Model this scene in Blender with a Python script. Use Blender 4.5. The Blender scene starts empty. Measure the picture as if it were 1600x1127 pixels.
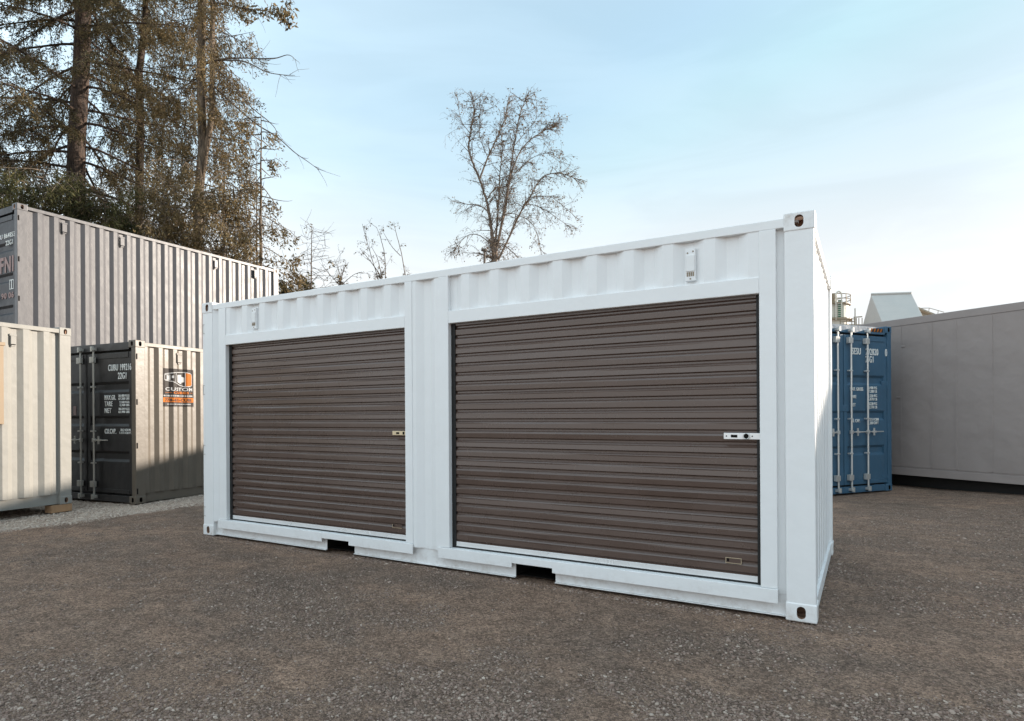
import bpy, bmesh, math, random
import numpy as np
from mathutils import Matrix, Vector
random.seed(7); rng = np.random.default_rng(11)
scene = bpy.context.scene
COL = scene.collection
RAD = math.radians
def lin(c):
    return tuple(((x/255)/12.92 if x/255 <= .04045 else ((x/255+.055)/1.055)**2.4) for x in c)

# ------------------------------------------------------------------ camera
F_PX, YAW, ROLL = 1000.58, .5562, -.0059
CAM = np.array([6.3181, -4.5350, 1.3165]); CX, CY = 730.0, 649.36
fw = np.array([-math.sin(YAW), math.cos(YAW), 0.]); rt0 = np.array([math.cos(YAW), math.sin(YAW), 0.]); up0 = np.array([0, 0, 1.])
rt = math.cos(ROLL)*rt0 + math.sin(ROLL)*up0; up = -math.sin(ROLL)*rt0 + math.cos(ROLL)*up0
cd = bpy.data.cameras.new('camera'); cam = bpy.data.objects.new('camera', cd); COL.objects.link(cam)
cd.sensor_width = 36; cd.sensor_fit = 'HORIZONTAL'; cd.lens = 36*F_PX/1600
cd.shift_x = (800-CX)/1600; cd.shift_y = (CY-563.5)/1600
cd.clip_start = .05; cd.clip_end = 3000
M = Matrix.Identity(4)
for i in range(3):
    M[i][0] = rt[i]; M[i][1] = up[i]; M[i][2] = -fw[i]; M[i][3] = CAM[i]
cam.matrix_world = M
scene.camera = cam

# ------------------------------------------------------------------ light
SUN_AZ = math.atan2(.65, .76)      # clockwise from +Y
SUN_EL = RAD(13)
sdir = Vector((math.sin(SUN_AZ)*math.cos(SUN_EL), math.cos(SUN_AZ)*math.cos(SUN_EL), math.sin(SUN_EL)))
sl = bpy.data.lights.new('sun', 'SUN'); sun = bpy.data.objects.new('sun', sl); COL.objects.link(sun)
sl.energy = 5.0; sl.angle = RAD(1.2); sl.color = (1., .88, .75)
sun.rotation_euler = sdir.to_track_quat('Z', 'Y').to_euler(); sun.location = (20, 20, 20)
world = bpy.data.worlds.new('World'); scene.world = world; world.use_nodes = True
nt = world.node_tree; nt.nodes.clear()
def N(nt, t, **k):
    n = nt.nodes.new(t)
    for a, b in k.items():
        if a == 'inp':
            for i, v in b.items(): n.inputs[i].default_value = v
        else: setattr(n, a, b)
    return n
CLOUD = (2.50, 3.08, 3.45); HORIZ = (3.45, 3.58, 3.64); TINT = (.95, 1.16, 1.06); GLOW = 1.4; BACK = .62; BACKDIR = tuple(Vector((-.42, -.58, .72)).normalized())
sky = N(nt, 'ShaderNodeTexSky', sky_type='NISHITA', sun_disc=False, sun_elevation=SUN_EL, sun_rotation=SUN_AZ,
        air_density=1.0, dust_density=.25, ozone_density=1.2, altitude=50)
tc = N(nt, 'ShaderNodeTexCoord')
sep = N(nt, 'ShaderNodeSeparateXYZ'); nt.links.new(tc.outputs['Generated'], sep.inputs[0])
# thin cirrus: stretched noise, a veil near the horizon and bright thin cloud around the sun
L_ = nt.links.new
mp = N(nt, 'ShaderNodeMapping', inp={3: (1.0, 1.3, 4.0)}); mp.inputs[2].default_value = (.25, .1, .7); L_(tc.outputs['Generated'], mp.inputs[0])
n1 = N(nt, 'ShaderNodeTexNoise', inp={2: 1.1, 3: 4, 4: .5, 8: .5}); L_(mp.outputs[0], n1.inputs[0])
r1 = N(nt, 'ShaderNodeMapRange', inp={1: .40, 2: .75, 3: .54, 4: .74}, interpolation_type='SMOOTHSTEP'); L_(n1.outputs[0], r1.inputs[0])
r2 = N(nt, 'ShaderNodeMapRange', inp={1: .46, 2: .14, 3: 0, 4: .5}, interpolation_type='SMOOTHSTEP'); L_(sep.outputs[2], r2.inputs[0])
ad = N(nt, 'ShaderNodeMath', operation='ADD', use_clamp=True); L_(r1.outputs[0], ad.inputs[0]); L_(r2.outputs[0], ad.inputs[1])
dt = N(nt, 'ShaderNodeVectorMath', operation='DOT_PRODUCT', inp={1: tuple(sdir)}); L_(tc.outputs['Generated'], dt.inputs[0])
gl = N(nt, 'ShaderNodeMapRange', inp={1: .80, 2: 1.0, 3: 1.0, 4: GLOW}, interpolation_type='SMOOTHSTEP'); L_(dt.outputs['Value'], gl.inputs[0])
# bright cloud sheet added out of view behind and above to lift shaded faces
db = N(nt, 'ShaderNodeVectorMath', operation='DOT_PRODUCT', inp={1: BACKDIR}); L_(tc.outputs['Generated'], db.inputs[0])
bk = N(nt, 'ShaderNodeMapRange', inp={1: -.05, 2: .65, 3: 0, 4: 1.}, interpolation_type='SMOOTHSTEP'); L_(db.outputs['Value'], bk.inputs[0])
ad2 = N(nt, 'ShaderNodeMath', operation='MAXIMUM'); L_(ad.outputs[0], ad2.inputs[0]); L_(bk.outputs[0], ad2.inputs[1]); ad = ad2
bs = N(nt, 'ShaderNodeMath', operation='MULTIPLY_ADD', inp={1: BACK, 2: 1.}); L_(bk.outputs[0], bs.inputs[0])
gb = N(nt, 'ShaderNodeMath', operation='MULTIPLY'); L_(gl.outputs[0], gb.inputs[0]); L_(bs.outputs[0], gb.inputs[1])
hr = N(nt, 'ShaderNodeMapRange', inp={1: .40, 2: .16}, interpolation_type='SMOOTHSTEP'); L_(sep.outputs[2], hr.inputs[0])
hc = N(nt, 'ShaderNodeMix', data_type='RGBA', inp={6: (*CLOUD, 1), 7: (*HORIZ, 1)}); L_(hr.outputs[0], hc.inputs[0])
mp2 = N(nt, 'ShaderNodeMapping', inp={3: (1.6, 1.6, 9.0)}); mp2.inputs[2].default_value = (.06, -.10, .3); L_(tc.outputs['Generated'], mp2.inputs[0])
n2 = N(nt, 'ShaderNodeTexNoise', inp={2: 1.6, 3: 6, 4: .55, 8: .8}); L_(mp2.outputs[0], n2.inputs[0])
sh = N(nt, 'ShaderNodeMapRange', inp={1: .35, 2: .65, 3: .945, 4: 1.03}, interpolation_type='SMOOTHSTEP'); L_(n2.outputs[0], sh.inputs[0])
gs = N(nt, 'ShaderNodeMath', operation='MULTIPLY'); L_(gb.outputs[0], gs.inputs[0]); L_(sh.outputs[0], gs.inputs[1])
cl = N(nt, 'ShaderNodeVectorMath', operation='SCALE'); L_(hc.outputs[2], cl.inputs[0]); L_(gs.outputs[0], cl.inputs[3])
mix = N(nt, 'ShaderNodeMix', data_type='RGBA'); L_(ad.outputs[0], mix.inputs[0])
tint = N(nt, 'ShaderNodeMix', data_type='RGBA', blend_type='MULTIPLY', inp={0: 1., 7: (*TINT, 1)})
lim = N(nt, 'ShaderNodeVectorMath', operation='MINIMUM', inp={1: (2.3, 2.45, 3.05)}); L_(sky.outputs[0], lim.inputs[0]); L_(lim.outputs[0], tint.inputs[6]); L_(tint.outputs[2], mix.inputs[6]); L_(cl.outputs[0], mix.inputs[7])
bg = N(nt, 'ShaderNodeBackground', inp={1: .15}); nt.links.new(mix.outputs[2], bg.inputs[0])
wo = N(nt, 'ShaderNodeOutputWorld'); nt.links.new(bg.outputs[0], wo.inputs[0])
vs = scene.view_settings; scene.display_settings.display_device = 'sRGB'
vs.view_transform = 'Standard'; vs.look = 'None'; vs.gamma = 1; vs.use_curve_mapping = False
vs.exposure = 0.95
scene.render.resolution_x = 1024; scene.render.resolution_y = 721

# ------------------------------------------------------------------ helpers
def px(u, v, d):                                   # photograph pixel (1600 wide) at distance d along the view axis
    return CAM + d*fw + (u-CX)/F_PX*d*rt - (v-CY)/F_PX*d*up
class MB:
    def __init__(s): s.v = []; s.f = []; s.n = 0; s.t = []
    def add(s, v, faces, tone=None):
        v = np.asarray(v, float); s.v.append(v)
        for F in faces: s.f.append(np.asarray(F, np.int64)+s.n)
        s.t.append(np.full(len(v), .5) if tone is None else np.broadcast_to(np.asarray(tone, float), (len(v),)))
        s.n += len(v); return s
    def box(s, x0, x1, y0, y1, z0, z1):
        v = [(x0,y0,z0),(x1,y0,z0),(x1,y1,z0),(x0,y1,z0),(x0,y0,z1),(x1,y0,z1),(x1,y1,z1),(x0,y1,z1)]
        return s.add(v, [[(0,3,2,1),(4,5,6,7),(0,1,5,4),(1,2,6,5),(2,3,7,6),(3,0,4,7)]])
    def tube(s, P, r, n=6, cap=True, tone=None):
        P = np.asarray(P, float); m = len(P); r = np.broadcast_to(np.asarray(r, float), (m,))
        T = np.gradient(P, axis=0); T /= np.linalg.norm(T, axis=1)[:, None]+1e-12
        ref = np.array([0, 0, 1.]) if abs(T[0][2]) < .9 else np.array([1., 0, 0])
        A = np.cross(T, ref); A /= np.linalg.norm(A, axis=1)[:, None]+1e-12; Bv = np.cross(T, A)
        a = np.arange(n)*2*math.pi/n
        R = (P[:, None, :] + r[:, None, None]*(np.cos(a)[None, :, None]*A[:, None, :]+np.sin(a)[None, :, None]*Bv[:, None, :])).reshape(-1, 3)
        i = np.arange(m-1)[:, None]*n; j = np.arange(n)[None, :]; k = (j+1) % n
        q = np.stack([i+j, i+n+j, i+n+k, i+k], -1).reshape(-1, 4)
        F = [q]
        if cap: F += [[tuple(range(n))], [tuple(range((m-1)*n+n-1, (m-1)*n-1, -1))]]
        return s.add(R, F, tone)
    def cyl(s, a, b, r, n=16): return s.tube([a, b], r, n)
    def quad(s, a, b, c, d): return s.add([a, b, c, d], [[(0, 1, 2, 3)]])
    def mesh(s, name, tone=False, smooth=False):
        me = bpy.data.meshes.new(name)
        V = np.concatenate(s.v); me.vertices.add(len(V)); me.vertices.foreach_set('co', V.ravel().astype(np.float32))
        tot = np.concatenate([np.full(len(F), F.shape[1]) for F in s.f]); idx = np.concatenate([F.ravel() for F in s.f])
        me.loops.add(len(idx)); me.loops.foreach_set('vertex_index', idx.astype(np.int32))
        me.polygons.add(len(tot)); st = np.concatenate([[0], np.cumsum(tot)[:-1]])
        me.polygons.foreach_set('loop_start', st.astype(np.int32)); me.polygons.foreach_set('loop_total', tot.astype(np.int32))
        me.polygons.foreach_set('use_smooth', np.full(len(tot), bool(smooth)))
        me.update(calc_edges=True)
        if tone:
            at = me.attributes.new('tone', 'FLOAT', 'POINT'); at.data.foreach_set('value', np.concatenate(s.t).astype(np.float32))
        return me
    def build(s, name, mat, parent=None, bevel=0, tone=False, smooth=False, seg=2):
        return link(name, s.mesh(name, tone, smooth), mat, parent, bevel, seg)
def link(name, me, mat, parent=None, bevel=0, seg=2):
    o = bpy.data.objects.new(name, me); COL.objects.link(o)
    if mat is not None and not me.materials: me.materials.append(mat)
    if parent is not None: o.parent = parent
    if bevel:
        b = o.modifiers.new('bevel', 'BEVEL'); b.width = bevel; b.segments = seg; b.limit_method = 'ANGLE'; b.angle_limit = RAD(40)
        b.harden_normals = False
    return o
def tag(o, label=None, cat=None, group=None, kind=None):
    if label: o['label'] = label
    if cat: o['category'] = cat
    if group: o['group'] = group
    if kind: o['kind'] = kind
    return o
def empty(name, loc, rz=0):
    o = bpy.data.objects.new(name, None); COL.objects.link(o); o.location = loc; o.rotation_euler = (0, 0, rz); o.empty_display_size = .2
    return o

# ------------------------------------------------------------------ materials
def paint(name, col, rough=.45, var=.08, dirt=.0, dirtcol=(.2, .16, .12), spec=.4, bump=.02, metal=0, scale=1., coat=0, streak=0):
    m = bpy.data.materials.new(name); m.use_nodes = True; t = m.node_tree; b = t.nodes['Principled BSDF']
    c = N(t, 'ShaderNodeTexCoord')
    n = N(t, 'ShaderNodeTexNoise', inp={2: 3*scale, 3: 6, 4: .6}); t.links.new(c.outputs['Object'], n.inputs[0])
    hs = N(t, 'ShaderNodeHueSaturation', inp={4: (*col, 1)})
    mr = N(t, 'ShaderNodeMapRange', inp={1: .25, 2: .75, 3: 1-var, 4: 1+var}); t.links.new(n.outputs[0], mr.inputs[0]); t.links.new(mr.outputs[0], hs.inputs[2])
    out = hs.outputs[0]
    if dirt or streak:
        mp = N(t, 'ShaderNodeMapping', inp={3: (9, 9, .7) if streak else (1, 1, 1)}); t.links.new(c.outputs['Object'], mp.inputs[0])
        n2 = N(t, 'ShaderNodeTexNoise', inp={2: 2.2, 3: 8, 4: .68}); t.links.new(mp.outputs[0], n2.inputs[0])
        r = N(t, 'ShaderNodeMapRange', inp={1: .50, 2: .78, 3: 0, 4: max(dirt, streak)}); t.links.new(n2.outputs[0], r.inputs[0])
        mxx = N(t, 'ShaderNodeMix', data_type='RGBA', inp={7: (*dirtcol, 1)}); t.links.new(r.outputs[0], mxx.inputs[0]); t.links.new(out, mxx.inputs[6]); out = mxx.outputs[2]
    t.links.new(out, b.inputs['Base Color'])
    nr = N(t, 'ShaderNodeMapRange', inp={1: .2, 2: .8, 3: rough-.07, 4: rough+.1}); t.links.new(n.outputs[0], nr.inputs[0]); t.links.new(nr.outputs[0], b.inputs['Roughness'])
    b.inputs['Metallic'].default_value = metal; b.inputs['Specular IOR Level'].default_value = spec
    if coat: b.inputs['Coat Weight'].default_value = coat; b.inputs['Coat Roughness'].default_value = .2
    if bump:
        n3 = N(t, 'ShaderNodeTexNoise', inp={2: 7*scale, 3: 3}); t.links.new(c.outputs['Object'], n3.inputs[0])
        bp = N(t, 'ShaderNodeBump', inp={0: 1., 1: bump}); t.links.new(n3.outputs[0], bp.inputs['Height']); t.links.new(bp.outputs[0], b.inputs['Normal'])
    return m
M_WHITE = paint('white_paint', (.775, .785, .79), .38, .02, dirt=.05, bump=.004, spec=.45, dirtcol=(.45, .42, .38))
M_WHITE_CAST = paint('white_paint_casting', (.76, .77, .77), .42, .03, dirt=.08, bump=.004, dirtcol=(.4, .36, .3))
def splash(m):
    t = m.node_tree; b = t.nodes['Principled BSDF']; src = b.inputs['Base Color'].links[0].from_socket
    c = N(t, 'ShaderNodeTexCoord'); se = N(t, 'ShaderNodeSeparateXYZ'); t.links.new(c.outputs['Object'], se.inputs[0])
    zz = N(t, 'ShaderNodeMapRange', inp={1: .20, 2: .0}); t.links.new(se.outputs[2], zz.inputs[0])
    n = N(t, 'ShaderNodeTexNoise', inp={2: 11., 3: 9, 4: .75}); t.links.new(c.outputs['Object'], n.inputs[0])
    r = N(t, 'ShaderNodeMapRange', inp={1: .48, 2: .72, 3: .05, 4: .55}); t.links.new(n.outputs[0], r.inputs[0])
    mu = N(t, 'ShaderNodeMath', operation='MULTIPLY'); t.links.new(zz.outputs[0], mu.inputs[0]); t.links.new(r.outputs[0], mu.inputs[1])
    mx_ = N(t, 'ShaderNodeMix', data_type='RGBA', inp={7: (.33, .26, .20, 1)}); t.links.new(mu.outputs[0], mx_.inputs[0]); t.links.new(src, mx_.inputs[6]); t.links.new(mx_.outputs[2], b.inputs['Base Color'])
splash(M_WHITE)
M_BRONZE = paint('bronze_shutter', (.086, .056, .045), .26, .08, spec=.6, bump=.0, coat=.22)
M_BLACK = paint('black_rubber', (.012, .012, .012), .6, .1, bump=0)
M_DARK = paint('dark_cavity', (.010, .009, .008), .9, .1, bump=0, spec=.1)  # near black puts the shade inside pockets and slots into the colour
M_RUST = paint('rusty_primer', (.30, .18, .12), .8, .25, dirt=.5, dirtcol=(.07, .035, .02), bump=.01)
M_GALV = paint('galvanised_steel', (.62, .62, .60), .35, .08, metal=.6, bump=.0)
M_GALVD = paint('dull_galvanised_steel', (.42, .40, .36), .45, .15, metal=.4, bump=0)
M_BRIGHT = paint('bright_aluminium', (.80, .80, .80), .28, .04, metal=.35, bump=0)
M_BRASS = paint('yellow_zinc_plate', (.62, .52, .36), .35, .1, metal=.5, bump=0)
M_BEIGE = paint('beige_container_paint', (.245, .238, .218), .5, .06, streak=.25, dirtcol=(.20, .185, .155), bump=.006, spec=.25)
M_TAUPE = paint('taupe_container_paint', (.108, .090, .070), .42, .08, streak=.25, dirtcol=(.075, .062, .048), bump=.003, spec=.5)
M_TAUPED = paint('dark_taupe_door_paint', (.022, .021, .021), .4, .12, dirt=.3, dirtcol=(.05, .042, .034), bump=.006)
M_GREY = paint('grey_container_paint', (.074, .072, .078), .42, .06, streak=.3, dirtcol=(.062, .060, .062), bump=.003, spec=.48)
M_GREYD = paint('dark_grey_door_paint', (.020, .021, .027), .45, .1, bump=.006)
M_BLUE = paint('blue_container_paint', (.044, .108, .175), .42, .12, dirt=.25, dirtcol=(.06, .09, .12), bump=.006)
M_REEF = paint('grey_reefer_paint', (.27, .235, .222), .5, .05, dirt=.25, dirtcol=(.21, .18, .168), bump=.03, scale=.28)
M_WOOD = paint('timber_block', (.33, .20, .11), .8, .25, streak=.5, dirtcol=(.2, .12, .06), bump=.01)
M_TAN = paint('tan_window_frame', (.22, .155, .09), .5, .1, bump=0)
M_TXT = paint('white_lettering', (.75, .75, .72), .6, .1, bump=0)
M_TXTPINK = paint('faded_pink_lettering', (.30, .20, .185), .6, .25, dirt=.6, dirtcol=(.25, .2, .2), bump=0, scale=4)
M_SIGNB = paint('black_sign_vinyl', (.022, .017, .015), .55, .05, bump=0, spec=.22)
M_SIGNO = paint('orange_sign_vinyl', (.42, .125, .022), .6, .05, bump=0, spec=.1)
M_SIGNW = paint('white_sign_vinyl', (.42, .42, .42), .6, .03, bump=0, spec=.1)
M_SHED = paint('weathered_pale_metal', (.42, .40, .37), .5, .05, dirt=.2, dirtcol=(.3, .32, .3), bump=.01)
M_SILO = paint('silo_pale_paint', (.55, .53, .47), .55, .08, streak=.4, dirtcol=(.35, .30, .22), bump=.01)
M_STEELBR = paint('brown_steelwork', (.26, .21, .15), .6, .15, bump=0)
M_GREEN = paint('green_marking', (.03, .16, .09), .6, .1, bump=0)
def foliage(name, c0, c1, trans=.25):
    m = bpy.data.materials.new(name); m.use_nodes = True; t = m.node_tree; b = t.nodes['Principled BSDF']
    a = N(t, 'ShaderNodeAttribute', attribute_name='tone')
    mxx = N(t, 'ShaderNodeMix', data_type='RGBA', inp={6: (*c0, 1), 7: (*c1, 1)}); t.links.new(a.outputs['Fac'], mxx.inputs[0])
    t.links.new(mxx.outputs[2], b.inputs['Base Color']); b.inputs['Roughness'].default_value = .75; b.inputs['Specular IOR Level'].default_value = .2
    tr = N(t, 'ShaderNodeBsdfTranslucent'); t.links.new(mxx.outputs[2], tr.inputs[0])
    ms = N(t, 'ShaderNodeMixShader', inp={0: trans}); t.links.new(b.outputs[0], ms.inputs[1]); t.links.new(tr.outputs[0], ms.inputs[2])
    t.links.new(ms.outputs[0], t.nodes['Material Output'].inputs[0]); return m
M_FIR = foliage('fir_needles', (.034, .034, .019), (.175, .132, .066))
M_CEDAR = foliage('cedar_sprays', (.050, .042, .022), (.260, .185, .090))
M_YEW = foliage('young_cedar_sprays', (.028, .034, .016), (.13, .115, .045))
M_DRYLEAF = foliage('dry_leaves', (.09, .06, .035), (.26, .18, .10), .35)
def bark(name, c0, c1, sc=4):
    m = bpy.data.materials.new(name); m.use_nodes = True; t = m.node_tree; b = t.nodes['Principled BSDF']
    c = N(t, 'ShaderNodeTexCoord'); mp = N(t, 'ShaderNodeMapping', inp={3: (3, 3, .6)}); t.links.new(c.outputs['Object'], mp.inputs[0])
    n = N(t, 'ShaderNodeTexNoise', inp={2: sc, 3: 8, 4: .7}); t.links.new(mp.outputs[0], n.inputs[0])
    cr = N(t, 'ShaderNodeMapRange', inp={1: .38, 2: .62}); t.links.new(n.outputs[0], cr.inputs[0])
    mxx = N(t, 'ShaderNodeMix', data_type='RGBA', inp={6: (*c0, 1), 7: (*c1, 1)}); t.links.new(cr.outputs[0], mxx.inputs[0]); t.links.new(mxx.outputs[2], b.inputs['Base Color'])
    bp = N(t, 'ShaderNodeBump', inp={0: .9, 1: .05}); t.links.new(n.outputs[0], bp.inputs['Height']); t.links.new(bp.outputs[0], b.inputs['Normal'])
    b.inputs['Roughness'].default_value = .9; return m
M_BARK = bark('fir_bark', (.030, .022, .018), (.105, .070, .052))
M_BARKC = bark('cedar_bark', (.05, .038, .028), (.22, .165, .115))
M_TWIG = bark('pale_twig_bark', (.12, .09, .07), (.27, .21, .165), 8)
M_BARKG = bark('grey_brown_bark', (.07, .055, .045), (.19, .15, .12), 8)

# ------------------------------------------------------------------ ground
def vnoise(x, y, seed=0):
    xi = np.floor(x).astype(np.int64); yi = np.floor(y).astype(np.int64); fx = x-xi; fy = y-yi
    fx = fx*fx*(3-2*fx); fy = fy*fy*(3-2*fy)
    def h(a, b):
        n = (a*374761393 + b*668265263 + seed*974634777) & 0x7fffffff
        n = ((n ^ (n >> 13))*1274126177) & 0x7fffffff
        return ((n ^ (n >> 16)) & 0xffff)/65535.
    return (h(xi, yi)*(1-fx)+h(xi+1, yi)*fx)*(1-fy)+(h(xi, yi+1)*(1-fx)+h(xi+1, yi+1)*fx)*fy
def sstep(a, b, x):
    t = np.clip((x-a)/(b-a), 0, 1); return t*t*(3-2*t)
def ground_z(x, y):
    x = np.asarray(x, float); y = np.asarray(y, float)
    z = -.06*sstep(-.6, -3.2, x) - .055*sstep(4, 8.5, y)*sstep(0, 3, x)*sstep(9.2, 7., x)
    z = z + .03*(vnoise(x*.35+9, y*.35)-.5)*sstep(.0, 2.5, np.hypot(np.clip(np.abs(x-3)-3.3, 0, 99), np.clip(np.abs(y-1.2)-1.4, 0, 99)))
    z = z + .010*(vnoise(x*1.7, y*1.7, 3)-.6) + .006*(vnoise(x*5, y*5, 5)-.6) + .004*(vnoise(x*17, y*17, 7)-.6)
    return z-.006
def sinh_axis(c, n, small, big):
    u = np.linspace(-1, 1, n); k = 7.2
    s = np.sinh(k*u)/np.sinh(k); return c + s*big
gx = sinh_axis(4.6, 620, .02, 700); gy = sinh_axis(-2.2, 620, .02, 700)
X, Y = np.meshgrid(gx, gy, indexing='ij'); Z = ground_z(X, Y)
g = MB(); n0, n1_ = X.shape
def patch_n(x, y): return vnoise(x*.9, y*.9, 21)*.42+vnoise(x*2.6, y*2.6, 22)*.33+vnoise(x*7, y*7, 23)*.25
ii = (np.arange(n0-1)[:, None]*n1_+np.arange(n1_-1)[None, :]).ravel()
g.add(np.stack([X.ravel(), Y.ravel(), Z.ravel()], 1), [np.stack([ii, ii+n1_, ii+n1_+1, ii+1], 1)], patch_n(X.ravel(), Y.ravel()))
def ground_mat():
    m = bpy.data.materials.new('packed_gravel'); m.use_nodes = True; t = m.node_tree; b = t.nodes['Principled BSDF']; L = t.links.new
    c = N(t, 'ShaderNodeTexCoord'); P = c.outputs['Object']
    big = N(t, 'ShaderNodeTexNoise', inp={2: .55, 3: 5, 4: .6}); L(P, big.inputs[0])
    mid = N(t, 'ShaderNodeTexNoise', inp={2: 6., 3: 8, 4: .7}); L(P, mid.inputs[0])
    fine = N(t, 'ShaderNodeTexNoise', inp={2: 90., 3: 4, 4: .7}); L(P, fine.inputs[0])
    v1 = N(t, 'ShaderNodeTexVoronoi', inp={'Scale': 75.}); L(P, v1.inputs['Vector'])
    v2 = N(t, 'ShaderNodeTexVoronoi', inp={'Scale': 190.}); L(P, v2.inputs['Vector'])
    ramp = N(t, 'ShaderNodeValToRGB'); e = ramp.color_ramp.elements
    e[0].position = .32; e[0].color = (.195, .138, .106, 1); e[1].position = .68; e[1].color = (.345, .252, .195, 1)
    L(mid.outputs[0], ramp.inputs[0])
    # reddish / greyish large patches
    r0 = N(t, 'ShaderNodeMapRange', inp={1: .38, 2: .62}); L(big.outputs[0], r0.inputs[0])
    pm = N(t, 'ShaderNodeMix', data_type='RGBA', blend_type='MULTIPLY', inp={0: 1.}); L(ramp.outputs[0], pm.inputs[6])
    # wheel tracks: bands sweeping round in front of the container
    ds = N(t, 'ShaderNodeVectorMath', operation='DISTANCE', inp={1: (7.5, 16., 0)}); L(P, ds.inputs[0])
    wn = N(t, 'ShaderNodeTexNoise', inp={2: .8, 3: 3}); L(P, wn.inputs[0])
    dw = N(t, 'ShaderNodeMath', operation='MULTIPLY_ADD', inp={1: 1.1}); L(wn.outputs[0], dw.inputs[0]); L(ds.outputs['Value'], dw.inputs[2])
    cv = N(t, 'ShaderNodeCombineXYZ'); L(dw.outputs[0], cv.inputs[0])
    se0 = N(t, 'ShaderNodeSeparateXYZ'); L(P, se0.inputs[0]); sl_ = N(t, 'ShaderNodeMath', operation='MULTIPLY', inp={1: .16}); L(se0.outputs[0], sl_.inputs[0]); L(sl_.outputs[0], cv.inputs[1])
    tn = N(t, 'ShaderNodeTexNoise', inp={2: 2.6, 3: 6, 4: .65}); L(cv.outputs[0], tn.inputs[0])
    tm_ = N(t, 'ShaderNodeMath', operation='MULTIPLY_ADD', inp={1: .9}); L(tn.outputs[0], tm_.inputs[0])
    bm_ = N(t, 'ShaderNodeMath', operation='MULTIPLY_ADD', inp={1: .75, 2: -.32}); L(big.outputs[0], bm_.inputs[0]); L(bm_.outputs[0], tm_.inputs[2])
    r0 = N(t, 'ShaderNodeMapRange', inp={1: .34, 2: .66}); L(tm_.outputs[0], r0.inputs[0])
    pc = N(t, 'ShaderNodeMix', data_type='RGBA', inp={6: (1.20, 1.13, 1.07, 1), 7: (.84, .84, .84, 1)}); L(r0.outputs[0], pc.inputs[0]); L(pc.outputs[2], pm.inputs[7])
    at = N(t, 'ShaderNodeAttribute', attribute_name='tone'); ag = N(t, 'ShaderNodeMapRange', inp={1: .40, 2: .62}); L(at.outputs['Fac'], ag.inputs[0])
    pq = N(t, 'ShaderNodeMix', data_type='RGBA', blend_type='MULTIPLY', inp={0: 1.}); L(pm.outputs[2], pq.inputs[6])
    pr_ = N(t, 'ShaderNodeMix', data_type='RGBA', inp={6: (1.03, .99, .96, 1), 7: (.86, .86, .85, 1)}); L(ag.outputs[0], pr_.inputs[0]); L(pr_.outputs[2], pq.inputs[7]); pm = pq
    # stone speckle
    sv = N(t, 'ShaderNodeSeparateColor'); L(v1.outputs['Color'], sv.inputs[0])
    sp = N(t, 'ShaderNodeMapRange', inp={1: 0, 2: 1, 3: .58, 4: 1.46}); L(sv.outputs[0], sp.inputs[0])
    sv2 = N(t, 'ShaderNodeSeparateColor'); L(v2.outputs['Color'], sv2.inputs[0])
    sp2 = N(t, 'ShaderNodeMapRange', inp={1: 0, 2: 1, 3: .62, 4: 1.42}); L(sv2.outputs[0], sp2.inputs[0])
    mm = N(t, 'ShaderNodeMath', operation='MULTIPLY'); L(sp.outputs[0], mm.inputs[0]); L(sp2.outputs[0], mm.inputs[1])
    mul = N(t, 'ShaderNodeVectorMath', operation='SCALE'); L(pm.outputs[2], mul.inputs[0]); L(mm.outputs[0], mul.inputs[3])
    # pale crushed rock in front of the left hand containers
    se = N(t, 'ShaderNodeSeparateXYZ'); L(P, se.inputs[0])
    wob = N(t, 'ShaderNodeTexNoise', inp={2: 1.6, 3: 5}); L(P, wob.inputs[0])
    xs = N(t, 'ShaderNodeMath', operation='MULTIPLY_ADD', inp={1: 1.0, 2: -.5}); L(wob.outputs[0], xs.inputs[0])
    xa = N(t, 'ShaderNodeMath', operation='ADD'); L(se.outputs[0], xa.inputs[0]); L(xs.outputs[0], xa.inputs[1])
    pk = N(t, 'ShaderNodeMapRange', inp={1: -2.38, 2: -2.72}, interpolation_type='SMOOTHSTEP'); L(xa.outputs[0], pk.inputs[0])
    yk = N(t, 'ShaderNodeMapRange', inp={1: 9., 2: 6.}); L(se.outputs[1], yk.inputs[0])
    pk2 = N(t, 'ShaderNodeMath', operation='MULTIPLY'); L(pk.outputs[0], pk2.inputs[0]); L(yk.outputs[0], pk2.inputs[1])
    pal = N(t, 'ShaderNodeVectorMath', operation='SCALE', inp={0: (.48, .38, .31)}); L(mm.outputs[0], pal.inputs[3])
    fx = N(t, 'ShaderNodeMix', data_type='RGBA'); L(pk2.outputs[0], fx.inputs[0]); L(mul.outputs[0], fx.inputs[6]); L(pal.outputs[0], fx.inputs[7])
    L(fx.outputs[2], b.inputs['Base Color']); b.inputs['Roughness'].default_value = .9; b.inputs['Specular IOR Level'].default_value = .25
    # bump: cells weighted by patchiness
    gate = N(t, 'ShaderNodeMapRange', inp={1: .40, 2: .58, 3: .12, 4: 1.}); L(at.outputs['Fac'], gate.inputs[0])
    i1 = N(t, 'ShaderNodeMath', operation='MULTIPLY', inp={1: -1.}); L(v1.outputs['Distance'], i1.inputs[0])
    i2 = N(t, 'ShaderNodeMath', operation='MULTIPLY', inp={1: -.45}); L(v2.outputs['Distance'], i2.inputs[0])
    s1 = N(t, 'ShaderNodeMath', operation='MULTIPLY'); L(i1.outputs[0], s1.inputs[0]); L(gate.outputs[0], s1.inputs[1])
    s2 = N(t, 'ShaderNodeMath', operation='ADD'); L(s1.outputs[0], s2.inputs[0]); L(i2.outputs[0], s2.inputs[1])
    s3 = N(t, 'ShaderNodeMath', operation='ADD'); L(s2.outputs[0], s3.inputs[0]); L(fine.outputs[0], s3.inputs[1])
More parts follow.
